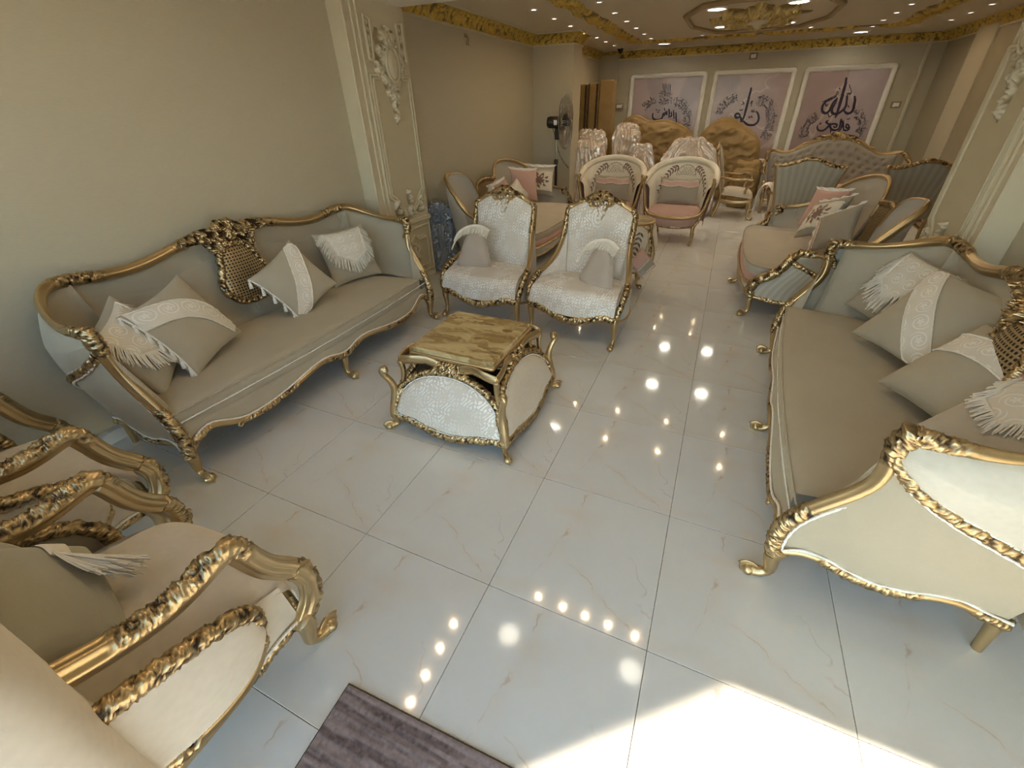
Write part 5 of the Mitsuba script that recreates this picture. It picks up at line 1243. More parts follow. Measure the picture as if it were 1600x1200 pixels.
# ------------------------------------------------------------------ curved settees with one winged end
def make_settee(name, label, loc, rot, sgn, group=None, k=1.0):
    """local: front towards -y; the winged end at +x for sgn = 1"""
    t = Thing(name, label, 'settee', loc, rot, group)
    ds = 0.008
    X = lambda pts: np.array([(sgn * k * x, y, z) for x, y, z in pts], float)
    sw = lambda part, pts, w, h, cv=None, seed=1, up=(0, 0, 1), ribs=3, m=16, **k: t.add(part, sweep(spl(X(pts), ds=ds), w, h, up=up, m=m, ribs=ribs, depth=0.12, carve=cv, seed=seed, amp=k.pop('amp', 0.013), **k), 'm_gold')
    wing = [(1.02, 0.24, 0.67), (1.04, 0.40, 0.662), (1.05, 0.55, 0.668), (1.05, 0.68, 0.725), (1.05, 0.78, 0.83), (1.04, 0.87, 0.945), (1.01, 0.97, 1.06), (0.93, 1.02, 1.115), (0.76, 1.02, 1.12), (0.58, 0.98, 1.075), (0.48, 0.93, 0.95), (0.43, 0.89, 0.74)]
    oval = [(-0.97, 0.17, 0.69), (-0.99, 0.34, 0.70), (-0.97, 0.53, 0.755), (-0.91, 0.70, 0.90), (-0.80, 0.84, 1.04), (-0.62, 0.96, 1.12), (-0.42, 1.03, 1.14), (-0.28, 1.05, 1.09), (-0.21, 1.03, 0.96), (-0.20, 0.98, 0.78)]
    sw('wing_rail', wing, 0.024, 0.032, carve_at((0, 0.06)), 101, ribs=4, taper=lambda t: 1.0 - 0.62 * min(1, max(0, (t - 0.55) / 0.08)))
    sw('oval_rail', oval, 0.018, 0.020, carve_at((0, 0.05)), 102, ribs=3)
    sw('back_scroll', [(-0.21, 1.02, 0.92), (0.0, 1.05, 0.945), (0.25, 1.02, 0.92), (0.44, 0.93, 0.85)], 0.022, 0.03, CARVE_ALL, 103)
    post = lambda s: [(s * 1.0, 0.25, 0.66), (s * 1.03, 0.19, 0.60), (s * 1.05, 0.13, 0.50), (s * 1.05, 0.03, 0.42), (s * 1.03, -0.04, 0.36), (s * 1.0, -0.06, 0.28), (s * 0.99, -0.04, 0.2)]
    for s in (1, -1):
        sw('front_post', post(s), 0.034, 0.036, CARVE_ALL, 104 + s, up=(0, 1, 0), m=20, amp=0.018, size=0.024)
        dv = [(s * 1.03, 0.22, 0.58), (s * 1.06, 0.36, 0.52), (s * 1.07, 0.52, 0.45), (s * 1.04, 0.72, 0.38)]
        sw('arm_divider', dv, 0.02, 0.022, CARVE_ALL, 107 + s, up=(0, 1, 0), size=0.02)
        b = [(s * 1.0, -0.04, 0.21), (s * 1.03, 0.2, 0.19), (s * 1.03, 0.5, 0.20), (s * 0.98, 0.85, 0.2)]
        sw('side_rail', b, 0.015, 0.018, carve_at((0.1, 0.6)), 110 + s)
        top = wing[:5] if s > 0 else oval[:5]
        T_, D_, B_, P_ = spl(X(top), 30) , spl(X(dv), 24), spl(X(b), 24), spl(X(post(s)), 30)
        t.add('arm_panel', coons(D_, T_[2:], line(D_[0], T_[2]), line(D_[-1], T_[-1]), 0.02, 24, 12, side=s * sgn), 'm_taupe')
        t.add('side_panel', coons(B_, D_, P_[::-1][4:18:2], line(B_[-1], D_[-1]), 0.02, 28, 14, side=s * sgn), 'm_stripe')
        ft = moved(scroll_foot(0.21, 0.026, 0.05, 0.024), (0, 0, 0), rotz=s * sgn * 25)
        t.add('leg', moved(ft, (sgn * k * s * 0.99, -0.03, 0.21)), 'm_gold')
        t.add('leg', moved(sweep(lin([(0, 0, 0.25), (0, 0.04, 0.0)], 10), 0.02, m=10, ribs=1, depth=0), (sgn * k * s * 0.8, 0.95, 0)), 'm_gold')
    t.add('leg', moved(scroll_foot(0.21, 0.024, 0.05, 0.024), (sgn * k * 0.05, -0.12, 0.21)), 'm_gold')
    fr = [(0.98, -0.05, 0.33), (0.85, -0.10, 0.30), (0.5, -0.15, 0.285), (0, -0.165, 0.28), (-0.5, -0.15, 0.285), (-0.85, -0.10, 0.30), (-0.98, -0.05, 0.33)]
    lo = [(0.98, -0.04, 0.20), (0.5, -0.12, 0.17), (0.0, -0.135, 0.19), (-0.5, -0.12, 0.17), (-0.98, -0.04, 0.20)]
    sw('seat_rail', fr, 0.014, 0.018, None, 113)
    sw('apron_rail', lo, 0.014, 0.018, carve_at((0, 0.1), (0.45, 0.55), (0.9, 1)), 114)
    F_, L_ = spl(X(fr), 40), spl(X(lo), 40)
    t.add('apron', coons(L_[::4], F_[::4], line(L_[0], F_[0]), line(L_[-1], F_[-1]), 0.01, 40, 6), 'm_grey')
    # thick seat cushion
    n = 60
    a = np.linspace(0, 1, n)
    f0 = spl(X([(0.93, 0.10, 0.31), (0.86, -0.06, 0.31), (0.5, -0.14, 0.30), (0, -0.155, 0.30), (-0.5, -0.14, 0.30), (-0.86, -0.06, 0.31), (-0.93, 0.10, 0.31)]), n)
    f1 = f0 + np.array([0, 0.004, 0.075]); f2 = f0 + np.array([0, -0.008, 0.16])
    bk = spl(X([(0.86, 0.60, 0.47), (0.6, 0.80, 0.47), (0, 0.92, 0.47), (-0.6, 0.84, 0.47), (-0.86, 0.62, 0.47)]), n)
    t.add('seat_cushion', join(coons(f2[::4], bk[::4], line(f2[0], bk[0]), line(f2[-1], bk[-1]), 0.05, 60, 24, edge=0.28), coons(f1[::4], f2[::4], line(f1[0], f2[0]), line(f1[-1], f2[-1]), 0.012, 60, 6)), 'm_taupe_light')
    t.add('seat_border', coons(f0[::4], f1[::4], line(f0[0], f1[0]), line(f0[-1], f1[-1]), 0.012, 60, 6), 'm_rose', label='pink border')
    t.add('seat_piping', tube(f2, 0.006, 6), 'm_taupe')
    # inside of the oval back and of the wing
    o = spl(X(oval), 60); w_ = spl(X(wing), 60)
    so = spl(X([(-0.92, 0.12, 0.42), (-0.90, 0.40, 0.45), (-0.80, 0.66, 0.45), (-0.5, 0.86, 0.45), (-0.2, 0.90, 0.5)]), 60)
    sw_ = spl(X([(0.94, 0.15, 0.42), (0.90, 0.42, 0.45), (0.80, 0.62, 0.45), (0.60, 0.76, 0.45), (0.43, 0.84, 0.5)]), 60)
    t.add('oval_back', coons(so[::4], o[::4] + np.array([0, -0.01, 0]), line(so[0], o[0]), line(so[-1], o[-1]), 0.05, 60, 24, edge=0.12, side=-sgn), 'm_taupe_light')
    t.add('wing_back', coons(sw_[::4], w_[::4] + np.array([0, -0.01, 0]), line(sw_[0], w_[0]), line(sw_[-1], w_[-1]), 0.05, 60, 24, edge=0.12, side=sgn), 'm_grey')
    g0, g1 = X([(-0.2, 0.92, 0.44), (0.1, 0.95, 0.44), (0.43, 0.86, 0.44)]), X([(-0.2, 1.02, 0.92), (0.1, 1.04, 0.94), (0.44, 0.92, 0.85)])
    t.add('cane_gap', coons(g0, g1, line(g0[0], g1[0]), line(g0[-1], g1[-1]), 0.0, 12, 12), 'm_cane')
    # outside of the back
    for pth, base in ((oval, [(-0.99, 0.4, 0.2), (-0.9, 0.72, 0.2), (-0.6, 0.98, 0.2), (-0.2, 1.02, 0.2)]), (wing, [(1.02, 0.45, 0.2), (1.0, 0.8, 0.2), (0.75, 0.98, 0.2), (0.43, 0.95, 0.2)])):
        P_, B_ = spl(X(pth), 60)[8:50], spl(X(base), 42)
        t.add('outer_back', coons(B_[::3], P_[::3] + np.array([0, 0.01, 0]), line(B_[0], P_[0]), line(B_[-1], P_[-1]), 0.03, 42, 14, side=1 if pth is oval else -1), 'm_taupe_light')
    return t
make_settee('settee', 'taupe gilt settee with a winged end in the alcove beside the left pilaster', (-1.50, 4.95, 0), 90, -1, None, 1.13)
make_settee('settee', 'taupe gilt settee with a winged end between the right sofa and the striped armchair', (1.12, 4.52, 0), -90, 1)
FL = [(0.0, 0.0, a, 0.42, 0.16) for a in np.linspace(0, 5.8, 9)] + [(0.42 * math.cos(a), 0.42 * math.sin(a), a + 0.5, 0.28, 0.14) for a in np.linspace(0.3, 6.0, 9)] + [(0.40 * math.cos(a), 0.40 * math.sin(a), a - 0.7, 0.2, 0.12) for a in np.linspace(0.6, 6.3, 8)]
ga, gb = 'cushions on the alcove settee', 'cushions on the right settee'
cushion('silver grey tasselled cushion in the winged corner of the alcove settee', (-2.08, 4.36, 0.74), (0.75, 0.3, 0.45), (0, 0, 1), 8, 0.42, 0.42, 0.15, cloth='m_grey', flap=FLAP_V, seed=21, group=ga)
cushion('pink ruffled cushion behind the silver grey one on the alcove settee', (-2.16, 4.72, 0.76), (0.75, -0.2, 0.35), (0, 0, 1), 10, 0.40, 0.40, 0.15, cloth='m_pink', seed=22, group=ga, ruffle=(((-1, 1), (1, 1)),))
cushion('cream fringed cushion in the middle of the alcove settee', (-2.10, 5.06, 0.70), (0.8, -0.2, 0.35), (0, 0, 1), 20, 0.40, 0.40, 0.15, cloth='m_shell', flap=FLAP_D, seed=23, group=ga)
cushion('pink cushion with a pale ruffled top at the oval back of the alcove settee', (-2.18, 5.50, 0.80), (0.6, -0.62, 0.35), (0, 0, 1), -6, 0.44, 0.46, 0.15, cloth='m_rose', seed=24, group=ga, ruffle=(((-1, 1), (1, 1)),))
cushion('cream cushion with a dark flower at the far end of the alcove settee', (-2.10, 5.94, 0.80), (0.4, -0.85, 0.35), (0, 0, 1), -4, 0.48, 0.46, 0.14, cloth='m_taupe', flap=([(-0.95, 0.72), (0.95, 0.72), (0.95, -0.72), (-0.95, -0.72)], (0, 1)), flap_mat='m_shell', fringe=0.02, motif=[(u * 1.1, v * 0.8, a, L, w) for u, v, a, L, w in FL], seed=25, group=ga, ruffle=(((-1, 1), (1, 1)),))
cushion('pink cushion at the far end of the right settee', (1.72, 5.05, 0.78), (-0.62, -0.5, 0.35), (0, 0, 1), 6, 0.42, 0.42, 0.15, cloth='m_rose', seed=26, group=gb, ruffle=(((-1, 1), (1, 1)),))
cushion('cream cushion with a dark flower in the middle of the right settee', (1.66, 4.62, 0.76), (-0.75, -0.25, 0.55), (0.2, 0, 1), 26, 0.44, 0.46, 0.15, cloth='m_taupe', flap=([(-0.95, 0.62), (0.95, 0.62), (0.95, -0.75), (-0.95, -0.75)], (0, 1)), flap_mat='m_shell', fringe=0.02, motif=[(u * 1.1, v * 0.8, a, L, w) for u, v, a, L, w in FL], seed=27, group=gb, ruffle=(((-1, 1), (1, 1)),))
cushion('sage cushion with a pink and white ruffled edge on the right settee', (1.72, 4.22, 0.74), (-0.7, -0.35, 0.5), (0.2, 0, 1), 40, 0.42, 0.42, 0.16, cloth='m_taupe', seed=28, group=gb, ruffle=(((-1, 1), (-1, -1)), ((-1, 1), (1, 1))), band=([(-0.95, 0.75), (-0.8, 0.2), (-0.8, -0.3), (-0.9, -0.9)], 0.13), band_mat='m_rose')

# ------------------------------------------------------------------ cream tub chairs with pink seats, and the drum stool
def make_tub(name, label, loc, rot, group):
    t = Thing(name, label, 'tub chair', loc, rot, group)
    ds = 0.008
    a = np.linspace(0, np.pi, 41)
    def ring(z, hw, y0, dp): return np.stack([hw * np.cos(a) * (1 + 0.06 * np.sin(2 * a) ** 2), y0 + dp * np.sin(a) ** 0.75, np.full(41, z) if np.ndim(z) == 0 else z], 1)
    zt = 0.83 + 0.25 * np.sin(a) ** 0.8
    top = ring(zt, 0.49, 0.02, 0.72); mid = ring(0.70, 0.40, 0.02, 0.60); bot = ring(0.42, 0.36, 0.0, 0.54)
    outer_b = ring(0.26, 0.43, 0.02, 0.62)
    g = [bot, 0.5 * (bot + mid), mid, 0.45 * mid + 0.55 * top, top]
    g[3] = g[3] + (g[3] - np.array([0, 0.25, 0])) * np.array([-0.06, -0.06, 0])
    rows = np.stack([spl(np.array([x[i] for x in g]), 18) for i in range(41)], 1)
    i, j = np.meshgrid(np.arange(17), np.arange(40), indexing='ij')
    q = np.stack([i * 41 + j, i * 41 + j + 1, (i + 1) * 41 + j + 1, (i + 1) * 41 + j], -1).reshape(-1, 4)
    t.add('inner_shell', M(rows.reshape(-1, 3), np.vstack([q[:, [0, 1, 2]], q[:, [0, 2, 3]]])), 'm_shell')
    roll = top + np.array([0, 0, 0.0])
    t.add('rolled_edge', tube(spl(roll, 90), 0.045, 12), 'm_shell')
    t.add('outer_shell', coons(outer_b[::4], (top * np.array([1.04, 1.04, 1]))[::4], line(outer_b[0], top[0]), line(outer_b[-1], top[-1]), 0.05, 41, 18, side=-1), 'm_pink')
    for s in (1, -1):
        p = [(s * 0.475, 0.03, 0.90), (s * 0.49, -0.03, 0.84), (s * 0.47, -0.02, 0.74), (s * 0.44, -0.03, 0.60), (s * 0.40, -0.07, 0.47), (s * 0.30, -0.15, 0.415), (s * 0.12, -0.20, 0.40), (0, -0.205, 0.398)]
        t.add('arm_rail', sweep(spl(p, ds=ds), 0.02, 0.024, up=(0, 1, 0), m=14, ribs=4, depth=0.12, carve=carve_at((0, 0.06)), seed=120 + s), 'm_gold')
        p = [(s * 0.41, -0.05, 0.50), (s * 0.40, -0.06, 0.42), (s * 0.37, -0.06, 0.34), (s * 0.33, -0.07, 0.27)]
        t.add('front_post', sweep(spl(p, ds=ds), 0.022, 0.024, up=(0, 1, 0), m=14, ribs=3, depth=0.1, carve=CARVE_ALL, seed=122 + s), 'm_gold')
        t.add('leg', moved(scroll_foot(0.255, 0.024, 0.04, 0.022), (s * 0.32, -0.06, 0.255)), 'm_gold')
        t.add('leg', moved(scroll_foot(0.255, 0.022, 0.03, 0.02), (s * 0.28, 0.45, 0.255), 180), 'm_gold')
    b = spl([(-0.34, -0.05, 0.265), (-0.15, -0.15, 0.262), (0, -0.17, 0.258), (0.15, -0.15, 0.262), (0.34, -0.05, 0.265)], ds=ds)
    t.add('apron_rail', sweep(b, 0.014, 0.018, m=12, ribs=3, depth=0.1, carve=CARVE_ALL, seed=125), 'm_gold')
    f = spl([(-0.40, -0.06, 0.45), (-0.30, -0.14, 0.41), (-0.12, -0.19, 0.395), (0.12, -0.19, 0.395), (0.30, -0.14, 0.41), (0.40, -0.06, 0.45)], 30)
    b2 = b[::max(1, len(b) // 20)]
    t.add('apron', coons(b2, f, line(b2[0], f[0]), line(b2[-1], f[-1]), 0.03, 30, 10), 'm_pink')
    bk = spl([(-0.36, 0.2, 0.45), (-0.25, 0.46, 0.45), (0, 0.54, 0.45), (0.25, 0.46, 0.45), (0.36, 0.2, 0.45)], 30)
    t.add('seat', coons(f, bk, line(f[0], bk[0]), line(f[-1], bk[-1]), 0.075, 36, 26, edge=0.2), 'm_pink')
    # embroidery on the shell: two leafy sprays and a lattice fan
    def on(u, z, off=0.004):
        u, z = np.asarray(u, float), np.asarray(z, float)
        an = np.pi / 2 - u / 0.50
        k = np.clip((an / np.pi) * 40, 0, 40); r = np.interp(z, rows[:, 20, 2], np.arange(18))
        k0 = np.clip(k.astype(int), 0, 39); r0 = np.clip(np.floor(r).astype(int), 0, 16)
        fk, fr_ = (k - k0)[:, None], (r - r0)[:, None]
        P = (rows[r0, k0] * (1 - fk) + rows[r0, k0 + 1] * fk) * (1 - fr_) + (rows[r0 + 1, k0] * (1 - fk) + rows[r0 + 1, k0 + 1] * fk) * fr_
        c = np.array([0, 0.1, 0]); d = c - P; d[:, 2] = 0.0; d /= np.linalg.norm(d, axis=1, keepdims=True)
        return P + d * np.reshape(off, (-1, 1) if np.ndim(off) else (1, 1))
    sp = []
    for s in (1, -1):
        for i, q in enumerate(np.linspace(0, 1, 9)):
            u, z = s * (0.15 + 0.32 * q), 0.99 - 0.05 * q - 0.25 * q * q
            for d in (0.9, -0.9): sp.append((u, z, (0 if s > 0 else np.pi) - s * 0.5 - s * d, 0.07, 0.03))
    t.add('leaf_spray', sprig(lambda u, v, h: on(u, v, 0.004 + h), sp), 'm_thread', kind='stuff')
    L = []
    for k in np.linspace(0, np.pi, 30): L.append((0.17 * math.cos(k), 0.87 + 0.14 * math.sin(k)))
    L = np.array(L)
    net = [tube(on(L[:, 0], L[:, 1], 0.006), 0.004, 5)]
    for c in np.linspace(-0.12, 0.12, 6):
        for d in (0.10, -0.10):
            P = np.stack([np.linspace(c, c + d, 8), np.linspace(0.87, 0.985, 8)], 1)
            P = P[np.hypot(P[:, 0] / 0.17, (P[:, 1] - 0.87) / 0.14) < 1]
            if len(P) > 2: net.append(tube(on(P[:, 0], P[:, 1], 0.005), 0.0025, 4))
    t.add('lattice_fan', join(*net), 'm_bronze_thread', kind='stuff')
    return t
gt = 'cream tub chairs with pink seats'
tb1 = make_tub('tub_chair', 'cream embroidered tub chair with pink seat, farther from the aisle', (-0.99, 6.10, 0), 6, gt)
tb2 = tb1.copy('tub_chair', 'cream embroidered tub chair with pink seat beside the open aisle', 'tub chair', (0.02, 6.05, 0), -4, gt)
cushion('grey cushion with a wavy pink top in the tub chair farther from the aisle', (-1.02, 6.40, 0.68), (0, -1, 0.25), (0, 0, 1), 0, 0.60, 0.38, 0.15, cloth='m_taupe', band=([(-0.95, 0.62), (-0.4, 0.5), (0, 0.62), (0.4, 0.5), (0.95, 0.62)], 0.20), band_mat='m_rose', seed=31, group='cushions in the tub chairs')
cushion('grey cushion with a wavy pink top in the tub chair beside the aisle', (0.02, 6.40, 0.68), (0, -1, 0.25), (0, 0, 1), 0, 0.60, 0.38, 0.15, cloth='m_taupe', band=([(-0.95, 0.62), (-0.4, 0.5), (0, 0.62), (0.4, 0.5), (0.95, 0.62)], 0.20), band_mat='m_rose', seed=32, group='cushions in the tub chairs')

st = Thing('drum_table', 'cream embroidered drum table with gilt ribs and onyx top behind the damask chair', 'side table', (-0.235, 4.02, 0), 12)
pr = lambda z: 0.235 + 0.075 * np.sin(np.pi * np.clip((np.asarray(z) - 0.16) / 0.60, 0, 1)) - 0.07 * np.clip((0.3 - np.asarray(z)) / 0.14, 0, 1) ** 2
zs = np.linspace(0.20, 0.725, 24)
st.add('drum', lathe(np.c_[pr(zs), zs], 60), 'm_shell')
st.add('top', lathe([(0.0, 0.748), (0.215, 0.748), (0.235, 0.742), (0.238, 0.732), (0.0, 0.730)], 48), 'm_onyx', smooth=40)
ring = lambda r, z, n=120: np.stack([r * np.cos(np.linspace(0, 2 * np.pi, n)), r * np.sin(np.linspace(0, 2 * np.pi, n)), np.full(n, z)], 1)
st.add('top_rim', sweep(ring(0.243, 0.728), 0.014, 0.016, m=12, ribs=3, depth=0.1), 'm_gold')
st.add('base_rim', sweep(ring(0.20, 0.20), 0.016, 0.018, m=12, ribs=3, depth=0.1, carve=CARVE_ALL, seed=131), 'm_gold')
for k in range(4):
    a = math.radians(45 + 90 * k)
    P = np.stack([(pr(zs) + 0.006) * math.cos(a), (pr(zs) + 0.006) * math.sin(a), zs], 1)
    st.add('rib', sweep(spl(P, ds=0.007), 0.022, 0.012, up=(math.cos(a), math.sin(a), 0), m=12, ribs=1, depth=0, carve=CARVE_ALL, seed=132 + k, amp=0.012), 'm_gold')
    a2 = math.degrees(a)
    st.add('leg', moved(moved(scroll_foot(0.21, 0.02, 0.04, 0.02), (0, -0.17, 0.21)), rotz=a2 + 90), 'm_gold')
    def ond(u, z, h, a0=a + math.pi / 4):
        z = np.asarray(z); r = pr(z) + np.asarray(h)
        an = a0 + np.asarray(u) / 0.28
        return np.stack([r * np.cos(an), r * np.sin(an), z + 0 * an], 1)
    out = spl([(-0.16, 0.70), (0.16, 0.70), (0.17, 0.50), (0.09, 0.30), (0, 0.24), (-0.09, 0.30), (-0.17, 0.50)], 60, closed=True)
    st.add('panel_rim', sweep(ond(out[:, 0], out[:, 1], 0.004), 0.007, 0.009, up=(math.cos(a + math.pi / 4), math.sin(a + math.pi / 4), 0), m=8, ribs=1, depth=0), 'm_gold')
    sp = []
    for q in np.linspace(0, 1, 8):
        for d in (0.8, -0.8): sp.append((0.10 - 0.10 * q, 0.66 - 0.34 * q, -1.9 + d, 0.06, 0.022))
    st.add('leaf_spray', sprig(lambda u, v, h: ond(u, v, 0.004 + h), sp), 'm_thread', kind='stuff')
cushion('small pink and grey cushion propped between the drum table and the damask chair', (0.015, 3.47, 0.43), (0.5, -0.6, 0.4), (0, 0, 1), 35, 0.22, 0.24, 0.09, cloth='m_rose', seed=33, band=([(-0.95, -0.5), (0, -0.45), (0.95, -0.5)], 0.35), band_mat='m_taupe')
# ------------------------------------------------------------------ striped armchairs seen from behind, profile chair, tufted sofa
def make_salon_chair(name, label, loc, rot, group=None, back='m_stripe', seat='m_pink', inner='m_stripe', oval=False, m=None):
    t = Thing(name, label, 'armchair', loc, rot, group, m=m)
    ds = 0.008
    lean = lambda z: 0.52 + 0.20 * np.clip((np.asarray(z) - 0.40) / 0.75, 0, 1.2)
    half = lambda z: 0.29 + 0.13 * np.clip((np.asarray(z) - 0.40) / 0.70, 0, 1) ** 1.3
    crest = [(-0.43, 1.09), (-0.34, 1.075), (-0.22, 1.10), (-0.10, 1.145), (0, 1.165), (0.10, 1.145), (0.22, 1.10), (0.34, 1.075), (0.43, 1.09)]
    if oval: crest = [(-0.30, 0.95), (-0.29, 1.05), (-0.22, 1.14), (-0.10, 1.19), (0, 1.20), (0.10, 1.19), (0.22, 1.14), (0.29, 1.05), (0.30, 0.95)]
    at = lambda x, z, o=0: np.stack([np.asarray(x, float), lean(z) + o, np.asarray(z, float)], 1)
    C = np.array(crest)
    hw = (lambda z: 0.24 + 0.06 * np.clip((np.asarray(z) - 0.45) / 0.4, 0, 1)) if oval else half
    t.add('crest_rail', sweep(spl(at(C[:, 0], C[:, 1]), ds=ds), 0.022, 0.026, up=(0, 1, 0), m=16, ribs=3, depth=0.12, carve=carve_at((0.08, 0.92)), seed=140, amp=0.018, size=0.024), 'm_gold')
    z = np.linspace(crest[0][1], 0.42, 12)
    for s in (1, -1):
        t.add('stile', sweep(spl(at(s * hw(z), z), ds=ds), 0.018, 0.022, up=(0, 1, 0), m=14, ribs=3, depth=0.12), 'm_gold')
        b = spl([(s * hw(0.42), lean(0.42), 0.44), (s * 0.28, 0.53, 0.25), (s * 0.29, 0.60, 0.0)], ds=ds)
        t.add('back_leg', sweep(b, 0.02, 0.022, up=(0, 1, 0), m=12, ribs=4, depth=0.1), 'm_gold')
        a = [(s * (hw(0.72)), float(lean(0.72)), 0.70), (s * 0.37, 0.45, 0.68), (s * 0.40, 0.28, 0.67), (s * 0.41, 0.14, 0.68), (s * 0.42, 0.06, 0.66), (s * 0.41, 0.05, 0.60), (s * 0.38, 0.12, 0.54), (s * 0.36, 0.14, 0.44)]
        t.add('arm', sweep(spl(a, ds=ds), 0.02, 0.022, up=(0, 0, 1), m=14, ribs=3, depth=0.12, carve=carve_at((0.45, 0.7)), seed=142 + s), 'm_gold')
        t.add('leg', moved(scroll_foot(0.30, 0.026, 0.05, 0.024), (s * 0.34, 0.02, 0.30)), 'm_gold')
        e = [(s * 0.34, 0.02, 0.31), (s * 0.335, 0.3, 0.29), (s * 0.28, 0.53, 0.31)]
        t.add('side_rail', sweep(spl(e, ds=ds), 0.018, 0.026, m=12, ribs=3, depth=0.12), 'm_gold')
    top = at(C[:, 0], C[:, 1])
    lo = at([-hw(0.45), 0, hw(0.45)], [0.45, 0.44, 0.45])
    zz = np.linspace(0.45, crest[0][1], 9)
    dl, dr_ = at(-hw(zz), zz), at(hw(zz), zz)
    n_in = np.array([0, -0.012, 0])
    t.add('backrest', coons(lo + n_in, top + n_in, dl + n_in, dr_ + n_in, 0.05, 30, 24, edge=0.12), inner)
    t.add('outer_back', coons(lo - n_in, top - n_in, dl - n_in, dr_ - n_in, 0.02, 30, 24, edge=0.12, side=-1), back)
    fr = [(-0.34, 0.01, 0.31), (0, -0.03, 0.29), (0.34, 0.01, 0.31)]
    t.add('front_rail', sweep(spl(fr, ds=ds), 0.02, 0.028, m=12, ribs=3, depth=0.12, carve=carve_at((0.3, 0.7)), seed=146), 'm_gold')
    f = np.array([(-0.34, 0.02, 0.36), (0, -0.02, 0.36), (0.34, 0.02, 0.36)]); b = np.array([(-0.28, 0.52, 0.40), (0, 0.53, 0.40), (0.28, 0.52, 0.40)])
    t.add('seat', join(coons(f, b, line(f[0], b[0]), line(f[-1], b[-1]), 0.10, 30, 24, edge=0.16), coons(f - [0, 0, 0.05], f, line(f[0] - [0, 0, 0.05], f[0]), line(f[-1] - [0, 0, 0.05], f[-1]), 0, 20, 4)), seat)
    return t
gs = 'striped armchairs turned away from the viewer'
sc1 = make_salon_chair('armchair', 'striped armchair seen from behind, its carved crest before the tufted sofa', (1.70, 7.05, 0), 176, gs)
sc2 = sc1.copy('armchair', 'striped armchair seen from behind beside the right pilaster', 'armchair', (2.88, 7.10, 0), 184, gs)
make_salon_chair('armchair', 'grey armchair with oval back in profile between the tub chairs and the tufted sofa', (1.14, 8.30, 0), 90, None, 'm_taupe', 'm_taupe_light', 'm_taupe', True)

# a white cloth over the arm of the striped chair
thw = Thing('throw', 'white fringed cloth hanging over a gilt arm beside the striped armchair', 'cloth')
n = 26
s_ = spl([(0, -0.10, -0.20), (0, -0.085, 0.0), (0, -0.05, 0.09), (0, 0.0, 0.115), (0, 0.05, 0.09), (0, 0.085, 0.0), (0, 0.10, -0.20)], n)
w = np.linspace(-0.16, 0.16, 18)
G = s_[:, None] + np.stack([w, 0.012 * np.sin(w * 60), 0 * w], -1)[None]
i, j = np.meshgrid(np.arange(n - 1), np.arange(17), indexing='ij')
q = np.stack([i * 18 + j, i * 18 + j + 1, (i + 1) * 18 + j + 1, (i + 1) * 18 + j], -1).reshape(-1, 4)
thw.m = place((1.245, 6.90, 0.655), 80)
thw.add('cloth', M(G.reshape(-1, 3), np.vstack([q[:, [0, 1, 2]], q[:, [0, 2, 3]]])), 'm_piping')
thw.add('fringe', join(strands(G[0], (0, -0.1, -1), 0.06, 30, seed=61), strands(G[-1], (0, 0.1, -1), 0.06, 30, seed=62)), 'm_fringe', kind='stuff')

tf = Thing('sofa', 'grey buttoned sofa with twisted gilt crest before the right calligraphy panel', 'sofa', (2.36, 8.72, 0), 0)
ds = 0.01
RB = [(-1.06, 0.10, 0.62), (-1.10, 0.02, 0.74), (-1.10, 0.10, 0.86), (-1.08, 0.30, 0.93), (-1.06, 0.52, 1.0), (-0.98, 0.62, 1.02), (-0.80, 0.66, 0.985), (-0.62, 0.68, 1.03), (-0.40, 0.70, 1.14), (-0.18, 0.71, 1.22), (0, 0.71, 1.24)]
RB = RB + [(-x, y, z) for x, y, z in RB[-2::-1]]
P = spl(RB, ds=ds)
tf.add('crest_rail', sweep(P, 0.026, 0.03, up=(0, 1, 0.2), m=16, ribs=3, depth=0.14, carve=carve_at((0, 0.2), (0.42, 0.58), (0.8, 1)), seed=150, amp=0.02, size=0.028), 'm_gold')
tw = np.linspace(0, 1, 200)
for ph in (0, math.pi):
    Q = spl(RB[7:14], 200)
    Q = Q + np.stack([0 * tw, 0.012 * np.cos(14 * tw + ph) - 0.01, 0.035 * np.sin(14 * tw + ph) + 0.01], 1)
    tf.add('ribbon', sweep(Q, 0.016, 0.016, up=(0, 1, 0), m=10, ribs=1, depth=0), 'm_gold')
co = [(0, 1.33), (0.07, 1.325), (0.15, 1.29), (0.27, 1.27), (0.38, 1.21), (0.27, 1.20), (0.17, 1.19), (0.10, 1.15), (0, 1.13)]
co = co + [(-x, z) for x, z in co[-2:0:-1]]
cp = flower_plate(lambda x, z, h: np.stack([np.asarray(x), 0.70 - np.asarray(h), np.asarray(z)], 1), co, 0.06, 0.009, 0.035, 159, 0.03)
cp.f = cp.f[:, ::-1]
tf.add('crest', cp, 'm_gold')
Tp = spl(RB[4:17], 60) + np.array([0, -0.015, -0.015])
Lo = spl([(-1.0, 0.48, 0.42), (-0.8, 0.56, 0.42), (0, 0.58, 0.42), (0.8, 0.56, 0.42), (1.0, 0.48, 0.42)], 60)
bk = coons(Lo[::4], Tp[::4], line(Lo[0], Tp[0]), line(Lo[-1], Tp[-1]), 0.06, 110, 50, edge=0.12)
G = bk.grid.copy()
NU, NV = 110, 50
U_, V_ = np.meshgrid(np.linspace(0, 1, NU), np.linspace(0, 1, NV))
but, dip = [], np.zeros((NV, NU))
for r in range(5):
    for c in range(13):
        u, v = 0.06 + (c + 0.5 * (r % 2)) * 0.071, 0.22 + r * 0.155
        if 0.04 < u < 0.96: but.append((u, v)); dip = np.maximum(dip, np.exp(-(((U_ - u) * 2.2) ** 2 + ((V_ - v) * 0.72) ** 2) / 0.0010))
